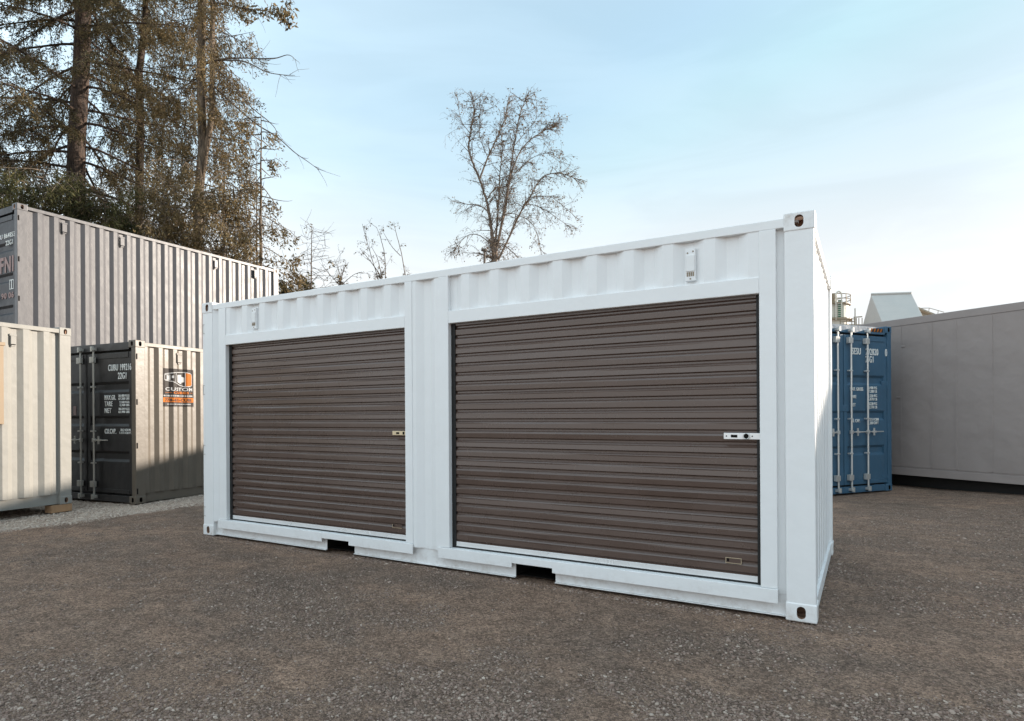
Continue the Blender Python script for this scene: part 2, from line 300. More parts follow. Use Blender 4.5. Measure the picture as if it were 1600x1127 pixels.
    bp = N(t, 'ShaderNodeBump', inp={0: 1., 1: .022}); L(s3.outputs[0], bp.inputs['Height']); L(bp.outputs[0], b.inputs['Normal'])
    return m
ground = g.build('ground', ground_mat(), smooth=True, tone=True); tag(ground, 'brown packed gravel yard surface in front of the containers', 'ground', kind='structure')

# loose stones
def stones():
    t = (1+5**.5)/2
    V = np.array([(-1,t,0),(1,t,0),(-1,-t,0),(1,-t,0),(0,-1,t),(0,1,t),(0,-1,-t),(0,1,-t),(t,0,-1),(t,0,1),(-t,0,-1),(-t,0,1)])/math.hypot(1, t)
    Fi = np.array([(0,11,5),(0,5,1),(0,1,7),(0,7,10),(0,10,11),(1,5,9),(5,11,4),(11,10,2),(10,7,6),(7,1,8),(3,9,4),(3,4,2),(3,2,6),(3,6,8),(3,8,9),(4,9,5),(2,4,11),(6,2,10),(8,6,7),(9,8,1)])
    Vo = np.array([(1,0,0),(-1,0,0),(0,1,0),(0,-1,0),(0,0,1),(0,0,-1)], float); Fo = np.array([(0,2,4),(2,1,4),(1,3,4),(3,0,4),(2,0,5),(1,2,5),(3,1,5),(0,3,5)])
    mb = MB()
    def batch(n, dmin, dmax, r0, r1, V0, F0, pw=2.2, patch=True):
        d = dmin*(dmax/dmin)**rng.random(n*3); w = rng.uniform(-.95, 1.05, n*3)*d
        x = CAM[0]+d*fw[0]+w*rt0[0]; y = CAM[1]+d*fw[1]+w*rt0[1]
        if patch:
            p = patch_n(x, y); keep = rng.random(n*3) < np.clip((p-.42)*5.2, .035, 1)
        else: keep = np.ones(n*3, bool)
        ins = (x > .02) & (x < 6.04) & (y > .03) & (y < 2.4); keep &= ~ins
        x = x[keep][:n]; y = y[keep][:n]; d = d[keep][:n]; k = len(x)
        r = r0+(r1-r0)*rng.random(k)**pw; r = np.maximum(r, d*.0007)
        S = r[:, None]*rng.uniform(.6, 1.15, (k, 3)); S[:, 2] *= .62
        a = rng.uniform(0, 6.283, k); ca, sa = np.cos(a), np.sin(a)
        Q = V0[None]*S[:, None]*rng.uniform(.72, 1.22, (k, len(V0), 1))
        tz = rng.uniform(-.35, .35, k)
        Qz = Q[..., 2]+Q[..., 0]*tz[:, None]
        W = np.stack([ca[:, None]*Q[..., 0]-sa[:, None]*Q[..., 1]+x[:, None], sa[:, None]*Q[..., 0]+ca[:, None]*Q[..., 1]+y[:, None], Qz+(ground_z(x, y)+S[:, 2]*.25)[:, None]], -1)
        Fx = (F0[None]+(np.arange(k)*len(V0))[:, None, None]).reshape(-1, 3)
        tone = np.repeat(np.clip(rng.normal(.41, .18, k), 0, 1), len(V0))
        pale = np.repeat((x < -2.45+.5*(vnoise(x*1.6, y*1.6, 9)-.5)) , len(V0))
        tone = np.where(pale, .80+tone*.35, tone)
        mb.add(W.reshape(-1, 3), [Fx], tone)
    def put(x, y, r, V0, F0, tone0):
        k = len(x); S = r[:, None]*rng.uniform(.6, 1.15, (k, 3)); S[:, 2] *= .62; a = rng.uniform(0, 6.283, k); ca, sa = np.cos(a), np.sin(a)
        Q = V0[None]*S[:, None]*rng.uniform(.72, 1.22, (k, len(V0), 1))
        W = np.stack([ca[:, None]*Q[..., 0]-sa[:, None]*Q[..., 1]+x[:, None], sa[:, None]*Q[..., 0]+ca[:, None]*Q[..., 1]+y[:, None], Q[..., 2]+(ground_z(x, y)+S[:, 2]*.25)[:, None]], -1)
        mb.add(W.reshape(-1, 3), [(F0[None]+(np.arange(k)*len(V0))[:, None, None]).reshape(-1, 3)], np.repeat(tone0, len(V0)))
    def edge(n, xa, xb, ya, yb):
        put(rng.uniform(xa, xb, n), rng.uniform(ya, yb, n), .0035+.012*rng.random(n)**3, Vo, Fo, np.clip(rng.normal(.40, .18, n), 0, 1))
    def strip(n):
        put(rng.uniform(-5.2, -2.45, n), rng.uniform(-2.5, 3.0, n), .008+.016*rng.random(n)**2, Vo, Fo, np.clip(rng.normal(.95, .22, n), .3, 1.3))
    batch(42000, 2.4, 9, .0034, .0120, V, Fi)
    batch(1500, 2.4, 9, .009, .019, V, Fi, 3.)
    batch(60000, 2.4, 16, .0030, .0065, Vo, Fo)
    batch(9000, 2.4, 14, .003, .009, Vo, Fo, 2.2, False)
    edge(2600, 0, 6.05, -.10, .03); edge(500, 6.02, 6.20, 0, 2.4); strip(9000)
    m = bpy.data.materials.new('loose_stone'); m.use_nodes = True; tr = m.node_tree; b = tr.nodes['Principled BSDF']
    a = N(tr, 'ShaderNodeAttribute', attribute_name='tone'); cr = N(tr, 'ShaderNodeValToRGB'); e = cr.color_ramp.elements
    e[0].position = 0; e[0].color = (.095, .066, .052, 1); e[1].position = 1; e[1].color = (.46, .385, .32, 1)
    k = e.new(.42); k.color = (.22, .150, .118, 1); k = e.new(.75); k.color = (.36, .29, .24, 1)
    tr.links.new(a.outputs['Fac'], cr.inputs[0]); tr.links.new(cr.outputs[0], b.inputs['Base Color']); b.inputs['Roughness'].default_value = .85
    o = mb.build('gravel', m, tone=True); tag(o, 'loose grey and brown stones scattered over the packed yard', 'gravel', kind='stuff')
stones()

# ------------------------------------------------------------------ corner fitting
def stadium(w, h, n=8):
    r = w/2; pts = []
    for k in range(n+1): a = math.pi*k/n; pts.append((r*math.cos(a), h/2-r+r*math.sin(a)))
    for k in range(n+1): a = math.pi+math.pi*k/n; pts.append((r*math.cos(a), -h/2+r+r*math.sin(a)))
    return pts
def prism_obj(pts, axis, c, d0, d1):
    bm = bmesh.new(); a = []; b_ = []
    for (p, q) in pts:
        def mk(t): return {'y': (c[0]+p, t, c[1]+q), 'x': (t, c[0]+p, c[1]+q), 'z': (c[0]+q, c[1]+p, t)}[axis]
        a.append(bm.verts.new(mk(d0))); b_.append(bm.verts.new(mk(d1)))
    bm.faces.new(a); bm.faces.new(b_[::-1]); n = len(a)
    for i in range(n): bm.faces.new((a[i], b_[i], b_[(i+1) % n], a[(i+1) % n]))
    bmesh.ops.recalc_face_normals(bm, faces=bm.faces)
    me = bpy.data.meshes.new('cut'); bm.to_mesh(me); bm.free(); o = bpy.data.objects.new('cut', me); COL.objects.link(o); return o
def fitting_mesh(name, mat, matin):
    o = MB().box(0, .178, 0, .162, 0, .118).build('tmp', mat); o.data.materials.append(matin)
    bv = o.modifiers.new('b', 'BEVEL'); bv.width = .009; bv.segments = 3
    cuts = []
    cav = MB().box(.026, .166, .026, .150, .026, .106).build('cut', matin); cuts.append(cav)
    # keep back and underside closed enough: cavity opens only inwards
    cuts.append(prism_obj(stadium(.051, .079), 'y', (.089, .059), -.02, .05))
    cuts.append(prism_obj(stadium(.051, .079), 'x', (.078, .059), -.02, .05))
    cuts.append(prism_obj(stadium(.0635, .124), 'z', (.089, .081), -.02, .05))
    for c in cuts:
        if not c.data.materials: c.data.materials.append(matin)
        m = o.modifiers.new('k', 'BOOLEAN'); m.operation = 'DIFFERENCE'; m.object = c; m.solver = 'EXACT'
    dg = bpy.context.evaluated_depsgraph_get(); me = bpy.data.meshes.new_from_object(o.evaluated_get(dg)); me.name = name
    for c in cuts+[o]: bpy.data.objects.remove(c, do_unlink=True)
    return me
FIT = {}
def fitting(key, mat, matin=None):
    if key not in FIT: FIT[key] = fitting_mesh('corner_fitting', mat, matin or M_RUST)
    return FIT[key]

# ------------------------------------------------------------------ lettering
def text_mesh(s, mat, bold=.0):
    bold = bold or .008
    cu = bpy.data.curves.new('t', 'FONT'); cu.body = s; cu.size = 1; cu.extrude = .004; cu.offset = bold; cu.resolution_u = 3
    cu.space_character = 1.12
    o = bpy.data.objects.new('t', cu); COL.objects.link(o)
    dg = bpy.context.evaluated_depsgraph_get(); me = bpy.data.meshes.new_from_object(o.evaluated_get(dg)); bpy.data.objects.remove(o, do_unlink=True)
    v = np.zeros(len(me.vertices)*3, np.float32); me.vertices.foreach_get('co', v); v = v.reshape(-1, 3)
    lo = v.min(0); hi = v.max(0); v[:, 0] = (v[:, 0]-lo[0])/(hi[0]-lo[0]); v[:, 1] = (v[:, 1]-lo[1])/(hi[1]-lo[1]); me.vertices.foreach_set('co', v.ravel())
    me.materials.clear(); me.materials.append(mat); me.name = 'marking'; return me
def text_on(parent, s, org, xd, w, h, mat, upd=(0, 0, 1), bold=.0, name='marking', depth=1.):
    me = text_mesh(s, mat, bold); o = bpy.data.objects.new(name, me); COL.objects.link(o); o.parent = parent
    xd = Vector(xd); ud = Vector(upd); nd = xd.cross(ud); m = Matrix.Identity(4)
    for i in range(3):
        m[i][0] = xd[i]*w; m[i][1] = ud[i]*h; m[i][2] = nd[i]*depth; m[i][3] = org[i]
    o.matrix_local = m; return o

# ------------------------------------------------------------------ container
def corr_profile(x0, x1, phase, yo, yi, a=.072, s=.068, b=.070):
    p = 2*s+a+b; brk = []
    k = math.floor((x0-phase)/p)-1
    while phase+k*p < x1+p:
        q = phase+k*p; brk += [(q, yo), (q+a, yo), (q+a+s, yi), (q+a+s+b, yi)]; k += 1
    xs = [t[0] for t in brk]; ys = [t[1] for t in brk]
    f = lambda x: float(np.interp(x, xs, ys))
    return [(x0, f(x0))]+[t for t in brk if x0+1e-4 < t[0] < x1-1e-4]+[(x1, f(x1))], f
def corr_panel(mb, x0, x1, z0, z1, phase, yo, yi, axis='y', sign=1, th=.003, **kw):
    pr, f = corr_profile(x0, x1, phase, yo, yi, **kw)
    n = len(pr); v = []
    for z in (z0, z1):
        for off in (0, th*sign):
            for (x, y) in pr: v.append((x, y+off, z) if axis == 'y' else (y+off, x, z))
    fs = []
    A = 0; Bk = n; C_ = 2*n; D_ = 3*n
    for i in range(n-1):
        fs += [(A+i, A+i+1, C_+i+1, C_+i), (Bk+i+1, Bk+i, D_+i, D_+i+1), (C_+i, C_+i+1, D_+i+1, D_+i), (A+i+1, A+i, Bk+i, Bk+i+1)]
    mb.add(v, [fs]); return f
HOR = 'HOR'
def door_leaf(root, y0, y1, z0, z1, mat, grooves, bars, xf, zh, hw, text=None, hinge='hi', lug=None, doormat=None, handles=()):
    """door end leaf lying in the plane x = xf (outer face), looking towards -x"""
    mb = MB(); e = .06
    # frame of the leaf and the pressed panel with horizontal recesses
    pr = [(z0, 0)]
    for zg in grooves: pr += [(zg-.085, 0), (zg-.045, .034), (zg+.045, .034), (zg+.085, 0)]
    pr += [(z1, 0)]
    ya, yb = y0+.075, y1-.075
    v = []
    for (z, dx) in pr: v += [(xf+dx, ya, z), (xf+dx, yb, z)]
    fs = [(2*i, 2*i+1, 2*i+3, 2*i+2) for i in range(len(pr)-1)]
    mb.add(v, [fs]); v2 = [(xf+.045, ya, z0), (xf+.045, yb, z0), (xf+.045, yb, z1), (xf+.045, ya, z1)]
    mb.add(v2, [[(0, 1, 2, 3)]])
    mb.box(xf-.0015, xf+.05, y0, ya, z0, z1); mb.box(xf-.0015, xf+.05, yb, y1, z0, z1)
    mb.box(xf-.010, xf+.05, ya, yb, z1-.09, z1); mb.box(xf-.010, xf+.05, ya, yb, z0, z0+.06)
    leaf = mb.build('door', mat, root, bevel=.004)
    for yb_ in bars:
        b = MB(); x = xf-.045
        b.cyl((x, yb_, z0-.09), (x, yb_, z1+.09), .0150, 12)
        bar = b.build('locking_bar', hw, leaf, smooth=False)
        for zz in (z1-.10, z0+.13):
            k = MB(); k.box(xf-.07, xf-.010, yb_+.008, yb_+.075, zz-.05, zz+.05); k.box(xf-.066, xf-.02, yb_-.028, yb_+.009, zz-.045, zz+.045)
            k.build('bar_bracket', hw, leaf, bevel=.003)
        for zz in (z0+(z1-z0)*.76, z0+(z1-z0)*.21, z0+(z1-z0)*.44):
            MB().box(xf-.064, xf-.012, yb_-.02, yb_+.06, zz-.012, zz+.012).build('bar_guide', hw, leaf, bevel=.003)
        for zz in (z1+.075, z0-.075):
            k = MB(); k.box(xf-.075, xf-.005, yb_-.035, yb_+.035, zz-.022, zz+.022); k.box(xf-.09, xf-.05, yb_-.02, yb_+.02, zz-.04, zz+.04)
            k.build('bar_keeper', hw, leaf, bevel=.003)
    for yh in handles:
        h = MB(); x = xf-.055; g_ = -1 if yh < 1.219 else 1; B_ = lambda a, b, c, d, e, f: h.box(a, b, min(yh+g_*c, yh+g_*d), max(yh+g_*c, yh+g_*d), e, f)
        h.cyl((x, yh, zh), (x-.01, yh+g_*.37, zh), .010, 8); B_(xf-.068, xf-.048, .125, .150, zh-.065, zh+.065)
        B_(xf-.070, xf-.045, .10, .185, zh-.016, zh+.016); B_(xf-.06, xf-.03, -.03, .03, zh-.03, zh+.03)
        h.build('door_handle', hw, leaf, bevel=.002)
    return leaf
def container(name, label, cat, org, yaw, L, H, mat, fit, group=None, phase=0., W=2.438, doormat=None, hw=None, near_panel=True,
              pockets=True, grooves=(.74, 1.31, 1.86), bars=((.985,), (1.32,)), end_doors=True, slots=True, matin=None, zhead=None, endmat=None):
    root = empty(name, org, yaw); tag(root, label, cat, group); doormat = doormat or mat; hw = hw or M_GALVD; endmat = endmat or doormat
    pw = .174
    # corner posts
    for (x0, x1) in ((.006, pw), (L-pw, L-.006)):
        for (y0, y1) in ((.005, .10), (W-.10, W-.005)):
            p = MB().box(x0, x1, y0, y1, .110, H-.110).build('corner_post', mat, root, bevel=.006)
    fm = fitting(fit, mat, matin)
    for ix in (0, 1):
        for iy in (0, 1):
            for iz in (0, 1):
                o = link('corner_fitting', fm, None, root); o.location = (L*ix, W*iy, H*iz); o.scale = (1-2*ix, 1-2*iy, 1-2*iz)
    # side rails
    for sgn, y in ((1, 0), (-1, W)):
        a = MB(); y0, y1 = sorted((y+sgn*.007, y+sgn*.066)); a.box(.170, L-.170, y0, y1, H-.088, H-.027); a.build('top_rail', mat, root, bevel=.005)
        b = MB(); cuts = [(1.846, 2.202), (3.920, 4.267)] if (pockets and L < 7) else []
        xs = [.172]+[t for c in cuts for t in c]+[L-.172]
        for i in range(0, len(xs), 2):
            y0, y1 = sorted((y+sgn*.052, y+sgn*.058)); b.box(xs[i], xs[i+1], y0, y1, .018, .150)
            y0, y1 = sorted((y+sgn*.034, y+sgn*.058)); b.box(xs[i], xs[i+1], y0, y1, .012, .0175)
        y0, y1 = sorted((y+sgn*.046, y+sgn*.075)); b.box(.172, L-.172, y0, y1, .1505, .156)
        b.build('bottom_rail', mat, root, bevel=0)
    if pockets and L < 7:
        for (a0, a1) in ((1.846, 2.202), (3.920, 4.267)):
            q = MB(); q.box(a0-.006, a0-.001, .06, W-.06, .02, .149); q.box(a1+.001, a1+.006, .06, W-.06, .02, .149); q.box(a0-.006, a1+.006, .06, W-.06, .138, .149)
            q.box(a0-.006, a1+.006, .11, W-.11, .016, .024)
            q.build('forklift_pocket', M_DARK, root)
    f = None
    if near_panel:
        s = MB(); f = corr_panel(s, pw-.004, L-pw+.004, .157, H-.07, phase, .012, .048); s.build('side_panel', mat, root)
    s = MB(); corr_panel(s, pw-.004, L-pw+.004, .157, H-.07, phase, W-.012, W-.048, sign=-1); s.build('side_panel', mat, root)
    r = MB(); r.box(.10, L-.10, .06, W-.06, H-.05, H-.035); r.build('roof', mat, root)
    r = MB(); r.box(.08, L-.08, .077, W-.077, .150, .178); r.build('floor', M_WOOD, root)
    # front end wall (x = L)
    s = MB(); corr_panel(s, .09, W-.09, .12, H-.09, .02, L-.030, L-.075, axis='x', sign=-1, a=.104, s=.018, b=.110); s.build('end_wall', endmat if not end_doors else mat, root)
    s = MB(); s.box(L-.07, L-.012, .165, W-.165, H-.105, H-.030); s.build('end_rail', mat, root, bevel=.005)
    s = MB(); s.box(L-.06, L-.012, .165, W-.165, .014, .118); s.build('end_sill', mat, root, bevel=.004)
    # door end (x = 0)
    zh = zhead or (H-.145)
    s = MB(); s.box(.010, .09, .165, W-.165, zh, H-.024); s.build('door_header', doormat, root, bevel=.006)
    s = MB(); s.box(.010, .12, .165, W-.165, .010, .118); s.build('door_sill', doormat, root, bevel=.006)
    s = MB(); s.box(.085, .09, .10, W-.10, .118, zh+.01); s.build('door_gasket', M_BLACK, root)
    leaves = []
    if end_doors:
        for i, (y0, y1) in enumerate(((.105, W/2-.010), (W/2+.010, W-.105))):
            leaves.append(door_leaf(root, y0, y1, .150, zh-.035, doormat, grooves, bars[i], .022, 1.0 if H < 2.7 else 1.05, hw, handles=bars[i] ))
    if slots:
        for zz in ((.20, .92, 1.61, 2.33) if H < 2.7 else (.22, .95, 1.88, 2.62)):
            MB().box(.020, .042, -.001+.003, .012, zz-.045, zz+.045).build('hinge_recess', M_DARK, root)
    root['_'] = 0; del root['_']
    return root, leaves, f
def vent(root, x, z, mat, w=.085, h=.15):
    v = MB(); v.box(x, x+w, -.008, .014, z, z+h); v.box(x-.012, x+w+.012, -.001, .014, z+h, z+h+.03); v.box(x+.01, x+w-.01, -.001, .014, z-.03, z)
    o = v.build('vent', mat, root, bevel=.004)
    MB().box(x+.008, x+w-.008, -.0085, .010, z-.006, z+.004).build('vent_slot', M_DARK, o)

# ---- the white container with two roller shutters
L20, H20, W20 = 6.058, 2.591, 2.438
white, _, _ = container('storage_container', 'large white container with two brown roller shutters in its long side', 'container',
                        (0, 0, 0), 0, L20, H20, M_WHITE, 'white', phase=3.446, near_panel=False, hw=M_GALV, matin=M_RUST, slots=False)
for (x0, x1, z0, z1) in ((.151, .290, .157, 2.52), (2.915, 3.220, .157, 2.52), (5.825, L20-.151, .157, 2.52), (.40, 2.855, 2.19, 2.52), (3.30, 5.745, 2.19, 2.52)):
    s = MB(); corr_panel(s, x0, x1, z0, z1, 3.446, .012, .048); s.build('side_panel', M_WHITE, white)
def hinge_lug(z):
    q = MB(); q.box(-.002, .034, .002, .004, z-.062, z+.062); return q
for z in (.26, .95, 1.62, 2.30):
    q = MB()
    q.box(.008, .014, .001, .006, z-.05, z+.05); q.box(.008, .040, .001, .006, z+.047, z+.052); q.box(.008, .040, .001, .006, z-.052, z-.047)
    q.build('hinge_recess', M_STEELBR if False else M_GALVD, white)
DOORS = ((.398, 2.845, .280, 2.925, M_BRASS), (3.310, 5.735, 3.210, 5.835, M_BRIGHT))
PITCH = .0792
def curtain(x0, x1, z0, z1, y):
    mb = MB(); pr = []; z = z1
    # one rib from the top down: outer land, step in, inner land, long slope out
    segs = [(.0360, 0), (.0425, .0135), (.0560, .0135), (.0690, .0015), (.0715, 0)]
    while z > z0+.002:
        pr.append((z, 0))
        for (dz, dy) in segs:
            if z-dz > z0: pr.append((z-dz, dy))
        z -= PITCH
    pr.append((z0, 0))
    tl = rng.normal(0, .0006, 80); pr = [(zz, dy+tl[k//6]*(1 if k % 6 in (0, 5) else -1)) for k, (zz, dy) in enumerate(pr)]
    xs = np.linspace(x0, x1, 22); n = len(pr); v = []
    ph = rng.uniform(0, 6.28, n//6+2); am = rng.uniform(.0002, .0011, n//6+2)
    wob = np.array([[am[j//6]*math.sin(1.9*x+ph[j//6])+.0005*math.sin(5.3*x+2*ph[j//6]) for j in range(n)] for x in xs])
    rowd = rng.normal(0, .012, 60)
    for i, x in enumerate(xs):
        for j, (zz, dy) in enumerate(pr): v.append((x, y+dy+wob[i][j], zz))
    fs = [(i*n+j, i*n+j+1, (i+1)*n+j+1, (i+1)*n+j) for i in range(len(xs)-1) for j in range(n-1)]
    mb.add(v, [fs]); return mb
for (ox0, ox1, fx0, fx1, lm) in DOORS:
    fr = MB(); y0, y1 = .0045, .054
    fr.box(fx0, ox0, y0, y1, .190, 2.503); fr.box(ox1, fx1, y0, y1, .190, 2.503); fr.box(ox0, ox1, y0, y1, 2.100, 2.206)
    frame = fr.build('door_frame', M_WHITE, white, bevel=.004)
    si = MB(); lo = (1.828, 2.176) if ox0 < 1 else (3.912, 4.263)
    for (a, b, z) in ((fx0-.012, lo[0], .098), (lo[0], lo[1], .134), (lo[1], fx1+.002, .098)): si.box(a, b, -.006, .006, z, .1885)
    si.box(fx0-.012, fx1+.002, .006, .068, .180, .1885)
    si.build('door_sill', M_WHITE, white, bevel=.0025)
    roller = curtain(ox0+.030, ox1-.012, .243, 2.118, .060).build('roller_shutter', M_BRONZE, white, bevel=.0016, seg=2)
    MB().box(ox0+.034, ox1-.014, .058, .072, .203, .2425).build('bottom_bar', M_BRIGHT, roller, bevel=.002)
    MB().box(ox0+.034, ox1-.014, .060, .070, .190, .2025).build('gap_shade_strip', M_BLACK, roller)  # black strip stands for the shade in the gap below the bar
    gd = MB(); gd.box(ox0+.001, ox0+.038, .0545, .059, .190, 2.10); gd.box(ox0+.001, ox0+.036, .074, .080, .190, 2.10)
    gd.build('shutter_guide', M_BLACK, white)
    gd = MB(); gd.box(ox1-.024, ox1-.001, .0545, .0585, .190, 2.10); gd.build('shutter_guide', M_BLACK, white)
    MB().box(ox0, ox1, .080, .086, .18, 2.19).build('shutter_backing', M_DARK, roller)
    # latch plate
    lx0 = ox1-.228 if ox0 > 1 else ox1-.172; lz0, lz1 = (1.147, 1.189) if ox0 > 1 else (1.142, 1.180)
    lp = MB().box(lx0, ox1+.004 if ox0 > 1 else ox1-.002, .040, .044, lz0, lz1).build('latch', lm, roller, bevel=.002)
    MB().box(lx0+.012, ox1-.014, .044, .062, lz0+.006, lz1-.006).build('latch_body', lm, lp)
    zc = (lz0+lz1)/2
    if ox0 > 1:
        MB().box(lx0+.046, lx0+.086, .0385, .0402, zc-.009, zc+.009).build('latch_slot', M_DARK, lp)
        MB().cyl((lx0+.142, .0402, zc), (lx0+.142, .030, zc), .017, 20).build('lock_barrel', M_DARK, lp)
        for q_ in (.018, .178): MB().cyl((lx0+q_, .0402, zc), (lx0+q_, .0385, zc), .0045, 10).build('rivet', M_DARK, lp)
    else:
        MB().box(lx0+.045, lx0+.078, .0385, .0402, zc-.009, zc+.009).build('latch_slot', M_DARK, lp)
        MB().box(lx0+.118, lx0+.138, .0385, .0402, zc-.013, zc+.013).build('latch_slot', M_DARK, lp)
    if ox0 > 1:
        rg = MB(); a = np.linspace(0, 2*math.pi, 25); rg.tube(np.stack([lx0+.142+.0185*np.cos(a), np.full(25, .031), zc+.0185*np.sin(a)], 1), .0035, 6, cap=False)
        rg.build('latch_ring', M_GALV, lp)
    # small maker's plate near the bottom corner
    if ox0 > 1: pa, pb, pz0, pz1 = 5.512, 5.612, .312, .350
    else: pa, pb, pz0, pz1 = 2.655, 2.765, .300, .336
    pl = MB().box(pa, pb, .0560, .0580, pz0, pz1).build('maker_plate', M_BRONZE, roller)
    fr2 = MB(); t = .003
    if ox0 > 1: fr2.box(pa, pb, .0550, .0558, pz1-t, pz1); fr2.box(pb-t, pb, .0550, .0558, pz0+t, pz1-t)
    fr2.box(pa, pb, .0550, .0558, pz0, pz0+t); fr2.box(pa, pa+t, .0550, .0558, pz0+t, pz1-t)
    fr2.build('plate_edge', M_BRASS, pl)
    MB().box(pa+.008, pa+.022, .0548, .0559, pz0+.012, pz1-.006).build('plate_mark', M_DARK, pl)
for (x, z0, z1) in ((5.270, 2.232, 2.455), (.812, 2.245, 2.463)):
    v = MB(); v.box(x, x+.066, .016, .049, z0, z1)
    vo = v.build('vent', M_WHITE, white, bevel=.003)
    q = MB(); q.box(x+.004, x+.060, .009, .0165, z0+.065, z1-.046); q.build('vent_cover', M_WHITE_CAST, vo, bevel=.003)
    q = MB()
    for k in range(4): q.box(x+.008+k*.013, x+.017+k*.013, .0135, .0162, z0+.032, z0+.060)
    q.build('vent_slot', M_STEELBR, vo)
    for xx, zz in ((x+.014, z1-.030), (x+.050, z1-.022), (x+.032, z0+.015)): MB().cyl((xx, .0162, zz), (xx, .0135, zz), .0055, 10).build('vent_screw', M_STEELBR, vo)

# ---- grey container on top of a hidden one
CB = container('shipping_container', 'grey corrugated container stacked on the second tier with rusty corner fittings', 'container',
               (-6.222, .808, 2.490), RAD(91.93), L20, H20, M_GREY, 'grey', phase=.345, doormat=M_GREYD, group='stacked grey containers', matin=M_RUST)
rB, lvB, _ = CB
for x in (.755, 1.864, 4.10, 5.26): vent(rB, x, 2.262, M_GREY)
CD = container('shipping_container', 'grey container at ground level carrying the grey second tier container', 'container',
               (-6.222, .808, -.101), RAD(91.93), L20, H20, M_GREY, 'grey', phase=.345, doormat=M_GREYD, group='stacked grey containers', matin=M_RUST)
T = (0, -1, 0)
text_on(lvB[0], 'CUBU 864853', (.0175, .86, 2.02), T, .76, .085, M_TXT)
text_on(lvB[0], '22G1', (.0175, .42, 1.89), T, .25, .085, M_TXT)
text_on(lvB[0], 'FNI', (.0175, .62, 1.41), T, .47, .28, M_TXTPINK, bold=.03)
fr = MB(); y0, y1, z0, z1 = .16, .30, 1.10, 1.27
for b in ((y0, y1, z0, z0+.012), (y0, y1, z1-.012, z1), (y0, y0+.012, z0+.012, z1-.012), (y1-.012, y1, z0+.012, z1-.012)): fr.box(.0165, .0190, *b)
fr.box(.0165, .0190, (y0+y1)/2-.012, (y0+y1)/2+.012, z0+.0121, z1-.0121)
fr.build('marking', M_TXT, lvB[0])
text_on(lvB[0], '90 06', (.0175, .58, .945), T, .43, .11, M_TXTPINK, bold=.03)
text_on(rB, 'E', (.075, .003, .17), (1, 0, 0), .03, .05, M_TXT)

# ---- taupe container with the sign
CC = container('shipping_container', 'taupe container with dark double doors and a black and orange sign on its side', 'container',
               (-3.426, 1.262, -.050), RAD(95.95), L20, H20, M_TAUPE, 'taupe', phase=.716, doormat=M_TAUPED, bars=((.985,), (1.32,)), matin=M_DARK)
rC, lvC, fC = CC
vent(rC, .785, 2.285, M_TAUPE, .085, .13)
xo = .0175
d0 = lvC[0]
def rows(door, data, mat, x=xo, nm='marking'):
    for (s, yl, yr, zc, h) in data: text_on(door, s, (x, yl, zc-h/2), T, yl-yr, h, mat, name=nm)
rows(d0, [('CUBU 199216', .672, .115, 2.171, .105), ('5', .075, .045, 2.150, .08), ('22G1', .435, .235, 2.035, .105),
          ('MAX.GR.', .765, .49, 1.69, .080), ('TARE', .765, .575, 1.590, .080), ('NET', .765, .60, 1.480, .080),
          ('30.480 KGS', .425, .165, 1.715, .038), ('67.200 LBS', .425, .165, 1.668, .038), ('2.160 KGS', .40, .165, 1.612, .038), ('4.760 LBS', .40, .165, 1.565, .038),
          ('28.320 KGS', .425, .165, 1.503, .038), ('62.440 LBS', .425, .165, 1.456, .038),
          ('CU.CAP.', .765, .49, 1.145, .080), ('33.2 CU.M.', .38, .13, 1.168, .036), ('1.172 CU.FT.', .40, .11, 1.122, .036)], M_TXT)
MB().box(.018, .0195, 1.50, 1.58, 1.41, 1.56).build('marking', M_TXTPINK, lvC[1])
# sign: vinyl following the corrugation
def decal(parent, me_or_mb, mat, off, f, name, x0, x1):
    me = me_or_mb.mesh(name) if isinstance(me_or_mb, MB) else me_or_mb
    bm = bmesh.new(); bm.from_mesh(me)
    pr, _ = corr_profile(x0-.02, x1+.02, .716, .012, .048)
    for (bx, _y) in pr: bmesh.ops.bisect_plane(bm, geom=bm.verts[:]+bm.edges[:]+bm.faces[:], plane_co=(bx, 0, 0), plane_no=(1, 0, 0))
    for v in bm.verts: v.co.y = f(v.co.x)-off
    bm.to_mesh(me); bm.free(); me.materials.clear(); return link(name, me, mat, parent)
def flat(rects=None, polys=None):
    mb = MB()
    for (a, b, c, d) in (rects or []): mb.quad((a, 0, c), (b, 0, c), (b, 0, d), (a, 0, d))
    for P in (polys or []): mb.add([(x, 0, z) for x, z in P], [[tuple(range(len(P)))]])
    return mb
SX0, SX1, SZ0, SZ1 = .512, 1.152, 1.545, 2.180
def S(u, v): return SX0+(SX1-SX0)*u, SZ1-(SZ1-SZ0)*v       # u right, v down in 0..1
def line(pts, w, close=False):
    out = []; pts = [S(*p) for p in pts]
    if close: pts = pts+[pts[0]]
    for a, b in zip(pts[:-1], pts[1:]):
        dx, dz = b[0]-a[0], b[1]-a[1]; l = math.hypot(dx, dz); nx, nz = -dz/l*w/2, dx/l*w/2; ex, ez = dx/l*w*.45, dz/l*w*.45
        out.append([(a[0]-nx-ex, a[1]-nz-ez), (b[0]-nx+ex, b[1]-nz+ez), (b[0]+nx+ex, b[1]+nz+ez), (a[0]+nx-ex, a[1]+nz-ez)])
    return out
sign = decal(rC, flat([(SX0, SX1, SZ0, SZ1)]), M_SIGNB, .003, fC, 'sign', SX0, SX1)
def R_(u0, u1, v0, v1): a, b = S(u0, v1); c, d = S(u1, v0); return (a, c, b, d)
poly = lambda L_: [S(*p) for p in L_]
